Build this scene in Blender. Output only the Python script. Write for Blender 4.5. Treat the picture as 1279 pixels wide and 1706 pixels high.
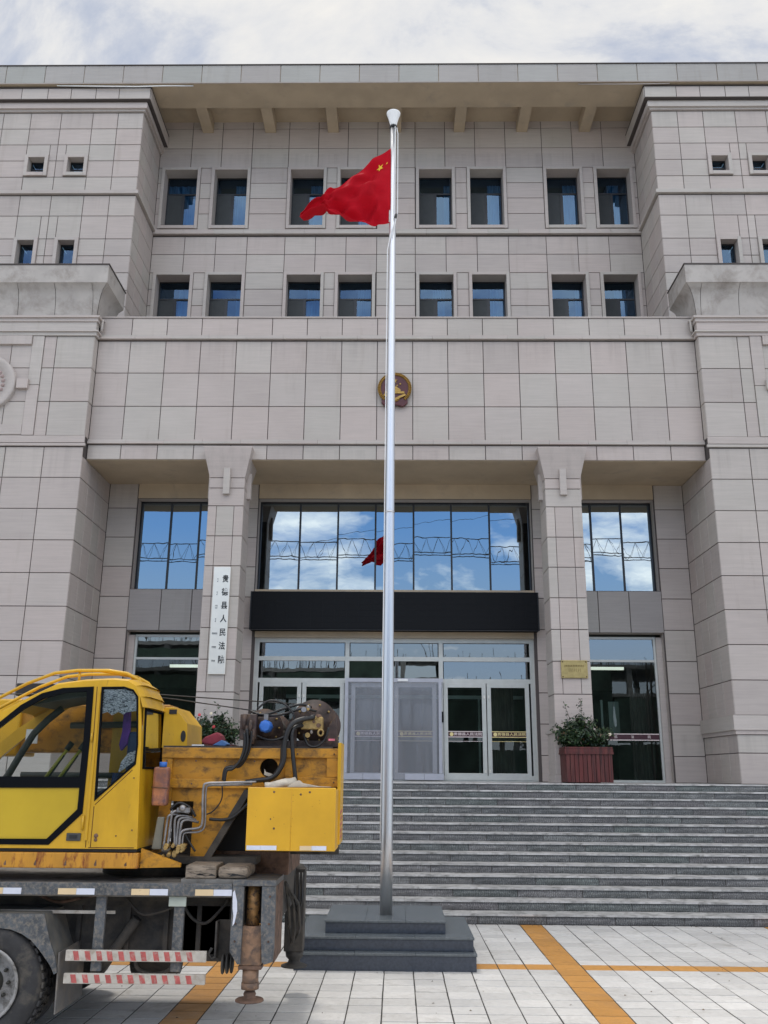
import bpy, math, random
from mathutils import Vector, Matrix
R = math.radians
random.seed(7)
sc = bpy.context.scene
for o in list(bpy.data.objects): bpy.data.objects.remove(o)

# ------------------------------------------------------------ camera
cd = bpy.data.cameras.new('camera'); cam = bpy.data.objects.new('camera', cd); sc.collection.objects.link(cam)
rows = ((0.99987906, 0.01365973, 0.00743503), (0.00335056, 0.27764189, -0.9606788), (-0.01518688, 0.96058752, 0.27756254))
CAM_Z = 2.25
m = Matrix.Identity(4)
for i in range(3):
    m[i][0] = rows[0][i]; m[i][1] = -rows[1][i]; m[i][2] = -rows[2][i]
m[2][3] = CAM_Z
cam.matrix_world = m
cd.sensor_fit = 'VERTICAL'; cd.sensor_height = 36; cd.sensor_width = 27
cd.lens = 1511.94 / 1706 * 36
cd.clip_start = .1; cd.clip_end = 3000
sc.camera = cam
sc.view_settings.view_transform = 'Standard'; sc.view_settings.look = 'None'
sc.view_settings.gamma = 1; sc.view_settings.exposure = 0.13
sc.view_settings.use_curve_mapping = False

# ------------------------------------------------------------ sky
SUN_EL, SUN_AZ = 64, -20          # the sun stands behind the building, a little to the left of straight ahead
W = bpy.data.worlds.new('World'); sc.world = W; W.use_nodes = True
nt = W.node_tree; nt.nodes.clear()
def N(t, **k):
    n = nt.nodes.new(t)
    for a, b in k.items(): setattr(n, a, b)
    return n
def mth(op, a, b=None, c=None):
    n = N('ShaderNodeMath', operation=op)
    for i, v in enumerate((a, b, c)):
        if v is None: continue
        if isinstance(v, (int, float)): n.inputs[i].default_value = v
        else: nt.links.new(v, n.inputs[i])
    return n.outputs[0]
def mixc(f, a, b):
    n = N('ShaderNodeMix', data_type='RGBA')
    for s, v in ((n.inputs[0], f), (n.inputs[6], a), (n.inputs[7], b)):
        if isinstance(v, (int, float)): s.default_value = v
        elif isinstance(v, tuple): s.default_value = (*v, 1)
        else: nt.links.new(v, s)
    return n.outputs[2]
def ramp(f, stops):
    n = N('ShaderNodeValToRGB'); e = n.color_ramp.elements
    while len(e) < len(stops): e.new(.5)
    for q, (p, c) in zip(e, stops):
        q.position = p; q.color = (*c, 1) if isinstance(c, tuple) else (c, c, c, 1)
    nt.links.new(f, n.inputs[0]); return n.outputs[0]
sky = N('ShaderNodeTexSky', sky_type='NISHITA'); sky.sun_disc = False
sky.sun_elevation = R(SUN_EL); sky.sun_rotation = R(SUN_AZ); sky.air_density = 1.0; sky.dust_density = 1.0; sky.ozone_density = 2.0
tc = N('ShaderNodeTexCoord'); sep = N('ShaderNodeSeparateXYZ'); nt.links.new(tc.outputs['Generated'], sep.inputs[0])
X_, Y_, Z_ = sep.outputs
zz = mth('ADD', mth('MAXIMUM', Z_, 0.0), .18)
cmb = N('ShaderNodeCombineXYZ'); nt.links.new(mth('DIVIDE', X_, zz), cmb.inputs[0]); nt.links.new(mth('DIVIDE', Y_, zz), cmb.inputs[1])
def noise(scale, detail, rough, off=0.0, dist=0.0):
    mp = N('ShaderNodeMapping'); mp.inputs[1].default_value = (off, off * .7, off * 1.3); nt.links.new(cmb.outputs[0], mp.inputs[0])
    n = N('ShaderNodeTexNoise'); n.inputs['Scale'].default_value = scale; n.inputs['Detail'].default_value = detail
    n.inputs['Roughness'].default_value = rough; n.inputs['Distortion'].default_value = dist
    nt.links.new(mp.outputs[0], n.inputs['Vector']); return n.outputs[0]
n1 = noise(1.5, 9, .58, 3.1, .25); n2 = noise(3.4, 9, .62, 9.4, .6); n3 = noise(.8, 3, .5, 5.0)
cover = mth('ADD', mth('ADD', n1, mth('MULTIPLY', Z_, .62)), mth('MULTIPLY', Y_, .10))    # broken cloud low down, closed overhead
mask = ramp(cover, [(.58, 0.0), (.72, 1.0)])
shade = ramp(mth('ADD', mth('MULTIPLY', n2, .6), mth('MULTIPLY', n3, .4)), [(.38, (2.9, 3.5, 4.8)), (.455, (4.7, 5.0, 5.7)), (.50, (6.2, 6.25, 6.4)), (.57, (7.2, 7.05, 6.8))])
lit = mth('ADD', 1.0, mth('MULTIPLY', mth('MAXIMUM', mth('MULTIPLY', Y_, -1.0), 0.0), 2.3))      # clouds facing the sun are brighter
gray = N('ShaderNodeVectorMath', operation='SCALE'); nt.links.new(shade, gray.inputs[0]); nt.links.new(lit, gray.inputs['Scale']); shade = gray.outputs[0]
haze = ramp(Z_, [(.0, 1.0), (.12, .75), (.26, 0.0)])
skyb = N('ShaderNodeMix', data_type='RGBA', blend_type='MULTIPLY'); skyb.inputs[0].default_value = 1
nt.links.new(sky.outputs[0], skyb.inputs[6]); skyb.inputs[7].default_value = (1.7, 2.15, 2.6, 1)
c0 = mixc(haze, skyb.outputs[2], (6.6, 7.3, 7.8))
c1 = mixc(mask, c0, shade)
bg = N('ShaderNodeBackground'); bg.inputs[1].default_value = .115; nt.links.new(c1, bg.inputs[0])
out = N('ShaderNodeOutputWorld'); nt.links.new(bg.outputs[0], out.inputs[0])

sd = bpy.data.lights.new('sun', 'SUN'); sd.energy = 1.5; sd.angle = R(10); sd.color = (1, .95, .88)
sun = bpy.data.objects.new('sun', sd); sc.collection.objects.link(sun)
dv = Vector((math.sin(R(SUN_AZ)) * math.cos(R(SUN_EL)), math.cos(R(SUN_AZ)) * math.cos(R(SUN_EL)), math.sin(R(SUN_EL))))
sun.rotation_euler = dv.to_track_quat('Z', 'Y').to_euler(); sun.location = (0, 0, 40)

# ------------------------------------------------------------ materials
MATS = {}
def newmat(name):
    m = bpy.data.materials.new(name); m.use_nodes = True
    global nt
    nt = m.node_tree; b = nt.nodes['Principled BSDF']; MATS[name] = m
    return m, b
def pos():
    return N('ShaderNodeNewGeometry').outputs['Position']
def mapped(v, scale=(1, 1, 1), off=(0, 0, 0)):
    mp = N('ShaderNodeMapping'); mp.inputs['Scale'].default_value = scale; mp.inputs['Location'].default_value = off
    nt.links.new(v, mp.inputs[0]); return mp.outputs[0]
def tnoise(v, scale, detail=4, rough=.55, dist=0):
    n = N('ShaderNodeTexNoise'); n.inputs['Scale'].default_value = scale; n.inputs['Detail'].default_value = detail
    n.inputs['Roughness'].default_value = rough; n.inputs['Distortion'].default_value = dist
    nt.links.new(v, n.inputs['Vector']); return n.outputs[0]
def bump(b, h, strength=.2, dist=.01):
    n = N('ShaderNodeBump'); n.inputs['Strength'].default_value = strength; n.inputs['Distance'].default_value = dist
    nt.links.new(h, n.inputs['Height']); nt.links.new(n.outputs[0], b.inputs['Normal'])
def mul(c, f):
    n = N('ShaderNodeMix', data_type='RGBA', blend_type='MULTIPLY'); n.inputs[0].default_value = 1
    for s, v in ((n.inputs[6], c), (n.inputs[7], f)):
        if isinstance(v, tuple): s.default_value = (*v, 1)
        else: nt.links.new(v, s)
    return n.outputs[2]

def plain(name, col, rough=.5, metal=0, spec=.5, noise_amt=.15, nscale=6, bumpy=0, coat=0, dirt=None, dirt_amt=(.55, .7), dscale=5, stretch=(1, 1, 1)):
    m, b = newmat(name)
    p = mapped(pos(), stretch)
    c = col
    if noise_amt:
        n = tnoise(p, nscale, 5)
        lo = tuple(max(0, x * (1 - noise_amt)) for x in col); hi = tuple(min(1, x * (1 + noise_amt)) for x in col)
        c = ramp(n, [(.35, lo), (.65, hi)])
    if dirt:
        d = tnoise(mapped(pos(), stretch, (3.3, 1.7, 9.1)), dscale, 8, .68, .3)
        c = mixc(ramp(d, [(dirt_amt[0], 0.0), (dirt_amt[1], 1.0)]), c, dirt)
        rr = ramp(d, [(dirt_amt[0], rough), (dirt_amt[1], min(1, rough + .35))])
        nt.links.new(rr, b.inputs['Roughness'])
    else: b.inputs['Roughness'].default_value = rough
    if isinstance(c, tuple): b.inputs['Base Color'].default_value = (*c, 1)
    else: nt.links.new(c, b.inputs['Base Color'])
    b.inputs['Metallic'].default_value = metal; b.inputs['Specular IOR Level'].default_value = spec
    b.inputs['Coat Weight'].default_value = coat
    if bumpy: bump(b, tnoise(p, nscale * 4, 6, .6), bumpy, .01)
    return m

def stone(name, base, spread=.10, rough=.62, streak=.06):
    """honed cladding stone: each panel its own tint, faint streaks, weather stains"""
    m, b = newmat(name)
    oi = N('ShaderNodeObjectInfo').outputs['Random']
    gi = N('ShaderNodeNewGeometry').outputs['Random Per Island']
    rnd = mth('FRACT', mth('ADD', mth('MULTIPLY', oi, 7.31), mth('MULTIPLY', gi, 3.77)))
    b0, s = base, spread
    tint = ramp(rnd, [(0, (b0[0] * (1 - s), b0[1] * (1 - s * 1.1), b0[2] * (1 - s * 1.05))), (.3, (b0[0] * 1.02, b0[1] * .98, b0[2] * .98)),
                      (.55, b0), (.78, (b0[0] * .965, b0[1] * .99, b0[2] * .975)), (1, (b0[0] * (1 + s * .7), b0[1] * (1 + s * .6), b0[2] * (1 + s * .5)))])
    p = pos()
    st = tnoise(mapped(p, (1.2, 1.2, 26)), 1.0, 5, .6)
    c = mul(tint, ramp(st, [(.3, 1 - streak), (.7, 1 + streak)]))
    fine = tnoise(p, 90, 3, .7)
    c = mul(c, ramp(fine, [(.3, .95), (.7, 1.05)]))
    drip = tnoise(mapped(p, (3.2, 3.2, .35)), 1.0, 6, .62)
    c = mul(c, ramp(drip, [(.26, (.90, .89, .87)), (.42, 1.0)]))
    # rain streaks hanging below the string courses
    zs_ = N('ShaderNodeSeparateXYZ'); nt.links.new(p, zs_.inputs[0]); acc = None
    for zl, ln in ((10.17, 1.2), (13.62, .9), (10.45, .8), (19.5, .7), (22.7, .9), (15.1, 1.0), (3.3, 1.0)):
        t = mth('DIVIDE', mth('SUBTRACT', zl, zs_.outputs[2]), ln)
        q = mth('MULTIPLY', mth('GREATER_THAN', t, 0.0), mth('MAXIMUM', mth('SUBTRACT', 1.0, t), 0.0))
        acc = q if acc is None else mth('MAXIMUM', acc, q)
    fing = ramp(tnoise(mapped(p, (5.5, 5.5, .22), (2, 5, 1)), 1.0, 5, .65), [(.46, 0.0), (.66, 1.0)])
    c = mixc(mth('MULTIPLY', mth('MULTIPLY', acc, fing), .17), c, (.15, .135, .12))
    big = tnoise(p, .55, 4, .6)
    c = mul(c, ramp(big, [(.3, (.93, .925, .92)), (.7, (1.04, 1.04, 1.04))]))
    nt.links.new(c, b.inputs['Base Color'])
    b.inputs['Roughness'].default_value = rough; b.inputs['Specular IOR Level'].default_value = .35
    bump(b, fine, .12, .003)
    return m
STONE = stone('cladding_stone', (.45, .402, .370), .085)
TRIM = stone('trim_stone', (.455, .409, .377), .04)
GRAN = stone('spandrel_granite', (.31, .29, .28), .04)
SOFF = plain('soffit_paint', (.44, .35, .245), .8, noise_amt=.07, nscale=1.2, dirt=(.36, .30, .23), dirt_amt=(.55, .75), dscale=1.5)
JOINT = plain('sealant', (.075, .062, .058), .85, noise_amt=0)
COVE = plain('cove_render', (.41, .375, .345), .8, noise_amt=.08, nscale=2, dirt=(.22, .19, .165), dirt_amt=(.46, .72), dscale=1.3, bumpy=.05)
FASC = stone('fascia_stone', (.36, .345, .325), .06)
FRAME = plain('pale_aluminium', (.52, .53, .50), .4, metal=.15, noise_amt=.04)
DARKF = plain('dark_aluminium', (.016, .018, .022), .45, metal=.1, noise_amt=0)
STEEL, b = newmat('brushed_steel'); b.inputs['Metallic'].default_value = 1; b.inputs['Base Color'].default_value = (.60, .61, .63, 1)
b.inputs['Roughness'].default_value = .36
STEELP = plain('polished_plate', (.74, .70, .62), .36, metal=.6, noise_amt=.03)
WHITEP = plain('white_paint', (.78, .78, .77), .4, noise_amt=.03)
BLACK = plain('black_rubber', (.014, .014, .015), .55, noise_amt=.2, nscale=12)
BLK = plain('led_module', (.009, .010, .012), .7, noise_amt=0, spec=.12)
GOLD = plain('gilt', (.36, .22, .06), .35, metal=.75, noise_amt=.15, nscale=14)
BRASS = plain('brass', (.40, .31, .13), .42, metal=.6, noise_amt=.12, nscale=9)
REDE = plain('red_enamel', (.07, .008, .008), .35, noise_amt=.1)
INK = plain('black_lettering', (.012, .012, .012), .5, noise_amt=0)
GOLDP = plain('gold_print', (.75, .62, .28), .5, noise_amt=0)
PINKP = plain('pale_print', (.70, .60, .58), .5, noise_amt=0)
MAROON = plain('maroon_film', (.05, .008, .016), .4, noise_amt=0)
ROOMW = plain('lobby_wall', (.16, .165, .15), .8, noise_amt=.1)
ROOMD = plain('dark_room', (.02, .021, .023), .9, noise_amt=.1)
LFLOOR = plain('lobby_floor', (.12, .11, .10), .2, noise_amt=.1)
CURT = plain('window_curtain', (.27, .38, .43), .8, noise_amt=.4, nscale=2, stretch=(9, 9, .4))
CURTD = plain('lobby_drape', (.12, .09, .085), .85, noise_amt=.3, nscale=2, stretch=(9, 9, .3))
SCREEN = plain('insect_screen', (.045, .05, .052), .8, noise_amt=.08)
# steps: split-face granite risers, honed tread with its top light put into a paler colour
m, b = newmat('riser_granite'); RISER = m
p = pos(); oi = N('ShaderNodeObjectInfo').outputs['Random']; gi = N('ShaderNodeNewGeometry').outputs['Random Per Island']
rnd = mth('FRACT', mth('ADD', mth('MULTIPLY', oi, 7.31), mth('MULTIPLY', gi, 3.77)))
c = ramp(rnd, [(0, (.125, .13, .13)), (.3, (.15, .145, .145)), (.5, (.13, .145, .138)), (.75, (.16, .152, .152)), (1, (.19, .198, .19))])
c = mul(c, ramp(tnoise(mapped(p, (1.2, 1, 5)), 2, 8, .7), [(.35, .72), (.5, 1.0), (.68, 1.45)]))
w_ = N('ShaderNodeTexWave'); w_.inputs['Scale'].default_value = 9; w_.inputs['Distortion'].default_value = 9; w_.inputs['Detail'].default_value = 4
nt.links.new(mapped(p, (1, 1, 2), ), w_.inputs['Vector'])
c = mul(c, ramp(w_.outputs[1], [(.1, .78), (.8, 1.22)]))
sp = tnoise(p, 55, 3, .8); c = mul(c, ramp(sp, [(.38, .6), (.55, 1.0), (.7, 1.9)]))
nt.links.new(c, b.inputs['Base Color']); b.inputs['Roughness'].default_value = .75; bump(b, sp, .5, .01)
TREAD = plain('tread_granite', (.47, .46, .445), .5, noise_amt=.2, nscale=3, dirt=(.17, .165, .155), dirt_amt=(.48, .68), dscale=5)
# paving
def tile(name, base, spread, dirtc):
    m, b = newmat(name)
    oi = N('ShaderNodeObjectInfo').outputs['Random']; gi = N('ShaderNodeNewGeometry').outputs['Random Per Island']
    rnd = mth('FRACT', mth('ADD', mth('MULTIPLY', oi, 7.31), mth('MULTIPLY', gi, 3.77)))
    a = tuple(x * (1 - spread) for x in base); z = tuple(min(1, x * (1 + spread)) for x in base)
    c = ramp(rnd, [(0, a), (.5, base), (1, z)]); p = pos()
    c = mul(c, ramp(tnoise(p, .7, 5, .6), [(.3, .88), (.65, 1.05)]))
    c = mul(c, ramp(tnoise(p, 14, 6, .7), [(.3, .9), (.6, 1.04)]))
    d = tnoise(mapped(p, (1, 1, 1), (4, 8, 0)), 2.3, 9, .72, .5)
    c = mixc(ramp(d, [(.53, 0.0), (.74, .65)]), c, dirtc)
    nt.links.new(c, b.inputs['Base Color'])
    nt.links.new(ramp(d, [(.3, .28), (.7, .6)]), b.inputs['Roughness']); b.inputs['Specular IOR Level'].default_value = .4
    return m
TILEW = tile('white_paving_tile', (.64, .625, .60), .10, (.27, .25, .22))
TILEO = tile('ochre_paving_tile', (.56, .27, .062), .08, (.30, .17, .07))
MORT = plain('mortar', (.04, .036, .032), .9, noise_amt=.3, nscale=20)
m, b = newmat('far_paving'); FARPAV = m
br = N('ShaderNodeTexBrick'); br.offset = 0; br.inputs['Color1'].default_value = (.56, .57, .56, 1); br.inputs['Color2'].default_value = (.62, .62, .61, 1)
br.inputs['Mortar'].default_value = (.07, .06, .055, 1); br.inputs['Scale'].default_value = 1; br.inputs['Mortar Size'].default_value = .006
br.inputs['Brick Width'].default_value = .3455; br.inputs['Row Height'].default_value = .31; nt.links.new(pos(), br.inputs['Vector'])
nt.links.new(mul(br.outputs[0], ramp(tnoise(pos(), .4, 5), [(.3, .8), (.7, 1.05)])), b.inputs['Base Color']); b.inputs['Roughness'].default_value = .5
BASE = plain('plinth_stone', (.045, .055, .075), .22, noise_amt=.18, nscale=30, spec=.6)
BASET = plain('plinth_stone_skylit', (.10, .115, .125), .25, noise_amt=.18, nscale=30, spec=.7)  # same stone made paler: sky light on the tops is in the colour
# glass
def glass(name, tint, refl, rough=0.0, wav=0.0, gc=(.93, .97, 1), thru=.75):
    m, b = newmat(name); nt.nodes.remove(b); o = nt.nodes['Material Output']
    tr = N('ShaderNodeBsdfTransparent'); tr.inputs[0].default_value = (*[t * thru for t in tint], 1)
    gl = N('ShaderNodeBsdfGlossy'); gl.inputs[0].default_value = (*gc, 1); gl.inputs['Roughness'].default_value = rough
    mx = N('ShaderNodeMixShader')
    fr = N('ShaderNodeFresnel'); fr.inputs[0].default_value = 1.5
    nt.links.new(mth('MINIMUM', mth('ADD', fr.outputs[0], refl), 1.0), mx.inputs[0])
    nt.links.new(tr.outputs[0], mx.inputs[1]); nt.links.new(gl.outputs[0], mx.inputs[2]); nt.links.new(mx.outputs[0], o.inputs[0])
    if wav:
        n = tnoise(mapped(pos(), (1, 1, .6)), 1.3, 2, .5, .4)
        bp = N('ShaderNodeBump'); bp.inputs['Strength'].default_value = wav; bp.inputs['Distance'].default_value = .05
        nt.links.new(n, bp.inputs['Height']); nt.links.new(bp.outputs[0], gl.inputs['Normal'])
    return m
GMIR = glass('coated_glass', (.2, .3, .36), .31, gc=(.80, .93, 1), wav=.02, thru=.5)
GLOW = glass('lobby_glass', (.72, .86, .80), .06, wav=.02, thru=.9)
GTRN = glass('transom_glass', (.5, .62, .58), .22, wav=.02, thru=.7)
GWIN = glass('sky_tinted_glass', (.30, .56, .78), .16, thru=.8, gc=(.26, .42, .64))  # blue of a mirrored sky is put into the reflection tint
GCAB = glass('cab_glass', (.93, .95, .94), .02, thru=.98)
# curtain PVC
m, b = newmat('pvc_film'); PVC = m
nt.nodes.remove(b); o_ = nt.nodes['Material Output']
tr = N('ShaderNodeBsdfTransparent'); tr.inputs[0].default_value = (.80, .80, .86, 1); df = N('ShaderNodeBsdfDiffuse'); df.inputs[0].default_value = (.40, .41, .45, 1)
mx = N('ShaderNodeMixShader'); nt.links.new(ramp(tnoise(mapped(pos(), (9, 9, .5)), 1, 4, .6), [(.3, .30), (.7, .44)]), mx.inputs[0])
gl = N('ShaderNodeBsdfGlossy'); gl.inputs[0].default_value = (1, 1, 1, 1); gl.inputs['Roughness'].default_value = .22; mx2 = N('ShaderNodeMixShader'); mx2.inputs[0].default_value = .07
nt.links.new(tr.outputs[0], mx.inputs[1]); nt.links.new(df.outputs[0], mx.inputs[2]); nt.links.new(mx.outputs[0], mx2.inputs[1]); nt.links.new(gl.outputs[0], mx2.inputs[2]); nt.links.new(mx2.outputs[0], o_.inputs[0])
PVCB = plain('pvc_border', (.40, .41, .46), .5, noise_amt=.06)
LAMP, b = newmat('lamp_tube'); b.inputs['Emission Color'].default_value = (1, .98, .9, 1); b.inputs['Emission Strength'].default_value = .9
m, b = newmat('flag_cloth'); CLOTH = m
b.inputs['Base Color'].default_value = (.46, .006, .016, 1); b.inputs['Roughness'].default_value = .85; b.inputs['Specular IOR Level'].default_value = .15
wv = tnoise(mapped(pos(), (1, 1, 2.2)), 9, 6, .6, 1.2); bump(b, wv, .35, .03)
tl = N('ShaderNodeBsdfTranslucent'); tl.inputs[0].default_value = (.50, .006, .02, 1); mx = N('ShaderNodeMixShader'); mx.inputs[0].default_value = .22
nt.links.new(b.outputs[0], mx.inputs[1]); nt.links.new(tl.outputs[0], mx.inputs[2]); nt.links.new(mx.outputs[0], nt.nodes['Material Output'].inputs[0])
STAR = plain('yellow_print', (.80, .52, .03), .7, noise_amt=0)
# truck
YEL = plain('yellow_paint', (.62, .35, .012), .36, coat=.15, noise_amt=.14, nscale=2, dirt=(.26, .13, .02), dirt_amt=(.62, .76), dscale=11, stretch=(1.6, 1.6, .7))
ORG = plain('orange_paint', (.48, .22, .012), .45, noise_amt=.2, nscale=2, dirt=(.09, .05, .02), dirt_amt=(.48, .68), dscale=6, stretch=(1.2, 1.2, 1.8))
ORGR = plain('rusty_orange_paint', (.52, .24, .02), .5, noise_amt=.14, nscale=3, dirt=(.20, .05, .015), dirt_amt=(.50, .64), dscale=7, stretch=(2, 2, .6))
YELF = plain('yellow_film', (.50, .34, .02), .3, noise_amt=.08, nscale=1.5)
RUB = plain('window_gasket', (.006, .007, .009), .7, noise_amt=0, spec=.05)
GREYP = plain('grey_truck_paint', (.075, .083, .092), .5, noise_amt=.3, nscale=9, dirt=(.21, .185, .155), dirt_amt=(.46, .66), dscale=30, bumpy=.15)
CHAS = plain('oily_chassis', (.032, .030, .028), .7, noise_amt=.4, nscale=6, dirt=(.095, .082, .068), dirt_amt=(.42, .62), dscale=4, bumpy=.25)
RUST = plain('rusted_steel', (.13, .075, .05), .75, noise_amt=.35, nscale=12, dirt=(.05, .035, .03), dirt_amt=(.5, .66), dscale=9, bumpy=.3)
CYLP = plain('scraped_orange_steel', (.25, .145, .085), .6, noise_amt=.3, nscale=9, dirt=(.13, .09, .07), dirt_amt=(.45, .6), dscale=12, bumpy=.15)
DECK = plain('dusty_deck', (.20, .19, .175), .85, noise_amt=.2, nscale=6, dirt=(.10, .09, .08), dirt_amt=(.5, .68))
TYRE = plain('tyre_rubber', (.030, .029, .030), .75, noise_amt=.25, nscale=8, dirt=(.12, .105, .085), dirt_amt=(.50, .72), dscale=6)
RIMM = plain('rim_paint', (.33, .32, .31), .5, noise_amt=.15, nscale=8, dirt=(.10, .09, .075), dirt_amt=(.48, .64), dscale=8)
HUBM = plain('greasy_hub', (.05, .05, .042), .6, noise_amt=.3, nscale=12)
TAPEW = plain('white_tape', (.66, .68, .76), .4, noise_amt=.05, dirt=(.45, .42, .38), dirt_amt=(.6, .75), dscale=14)
TAPEY = plain('cream_tape', (.72, .55, .33), .4, noise_amt=.05, dirt=(.4, .32, .2), dirt_amt=(.6, .75), dscale=14)
TAPEG = plain('rail_tape', (.50, .46, .40), .5, noise_amt=.12, nscale=9, dirt=(.34, .28, .22), dirt_amt=(.5, .7), dscale=12)
TAPER = plain('red_tape', (.45, .10, .09), .5, noise_amt=.2, nscale=14, dirt=(.45, .36, .31), dirt_amt=(.52, .7), dscale=18)
PIPE = plain('steel_pipe', (.27, .26, .26), .38, metal=.75, noise_amt=.25, nscale=14)
HOSE = plain('hydraulic_hose_rubber', (.012, .012, .013), .45, noise_amt=.2)
WOOD = plain('weathered_timber', (.26, .21, .16), .9, noise_amt=.3, nscale=5, dirt=(.07, .055, .045), dirt_amt=(.5, .66), dscale=9, bumpy=.5, stretch=(1, 5, 5))
JERR = plain('stained_plastic', (.36, .14, .06), .45, noise_amt=.35, nscale=7, dirt=(.13, .07, .075), dirt_amt=(.42, .62), dscale=7)
BLUEP = plain('blue_paint', (.03, .14, .50), .4, noise_amt=.15, nscale=12)
CANV = plain('canvas_roll', (.50, .45, .37), .85, noise_amt=.18, nscale=14)
REDC = plain('crimson_cloth', (.22, .028, .045), .85, noise_amt=.2)
BLUC = plain('blue_cloth', (.07, .16, .36), .85, noise_amt=.2)
PURP = plain('purple_cloth', (.13, .04, .30), .85, noise_amt=.2)
SEAT = plain('blue_seat', (.015, .04, .12), .6, noise_amt=.1)
DGREY = plain('cab_interior', (.05, .052, .05), .6, noise_amt=.1)
BRNZ = plain('greasy_bronze', (.35, .24, .09), .5, metal=.4, noise_amt=.3, nscale=20)
WINCH = plain('winch_steel', (.045, .028, .024), .55, noise_amt=.5, nscale=10, dirt=(.13, .08, .05), dirt_amt=(.5, .68), dscale=10, bumpy=.3)
PADM = plain('grey_plate', (.20, .19, .15), .6, noise_amt=.12)
# planter
PLNK = plain('red_stained_wood', (.075, .011, .009), .5, noise_amt=.5, nscale=2, dirt=(.13, .045, .036), dirt_amt=(.52, .72), dscale=3, stretch=(9, 9, .6))
SOIL = plain('potting_soil', (.03, .022, .015), .95, noise_amt=.3)
m, b = newmat('rose_leaves'); LEAF = m
rnd = N('ShaderNodeNewGeometry').outputs['Random Per Island']
c = ramp(rnd, [(0, (.006, .016, .007)), (.4, (.012, .032, .012)), (.75, (.024, .058, .016)), (.93, (.05, .09, .025)), (1, (.09, .035, .02))])
nt.links.new(c, b.inputs['Base Color']); b.inputs['Roughness'].default_value = .42
STEM = plain('plant_stem', (.05, .045, .02), .8, noise_amt=.2)
FLWR = plain('rose_petals', (.62, .06, .07), .6, noise_amt=.2)
FLWW = plain('pale_petals', (.75, .66, .50), .6, noise_amt=.1)
CONC = plain('raw_concrete', (.24, .25, .245), .85, noise_amt=.15, nscale=2)
NETG = plain('green_safety_net', (.03, .055, .042), .8, noise_amt=.5, nscale=.6)
m, b = newmat('film_sticker'); FILM = m
d = tnoise(mapped(pos(), (1, 1, 2.2)), 26, 6, .72, 1.6)
nt.links.new(ramp(d, [(.42, (.05, .06, .07)), (.50, (.50, .53, .58)), (.62, (.9, .9, .92))]), b.inputs['Base Color']); b.inputs['Roughness'].default_value = .35

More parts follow.
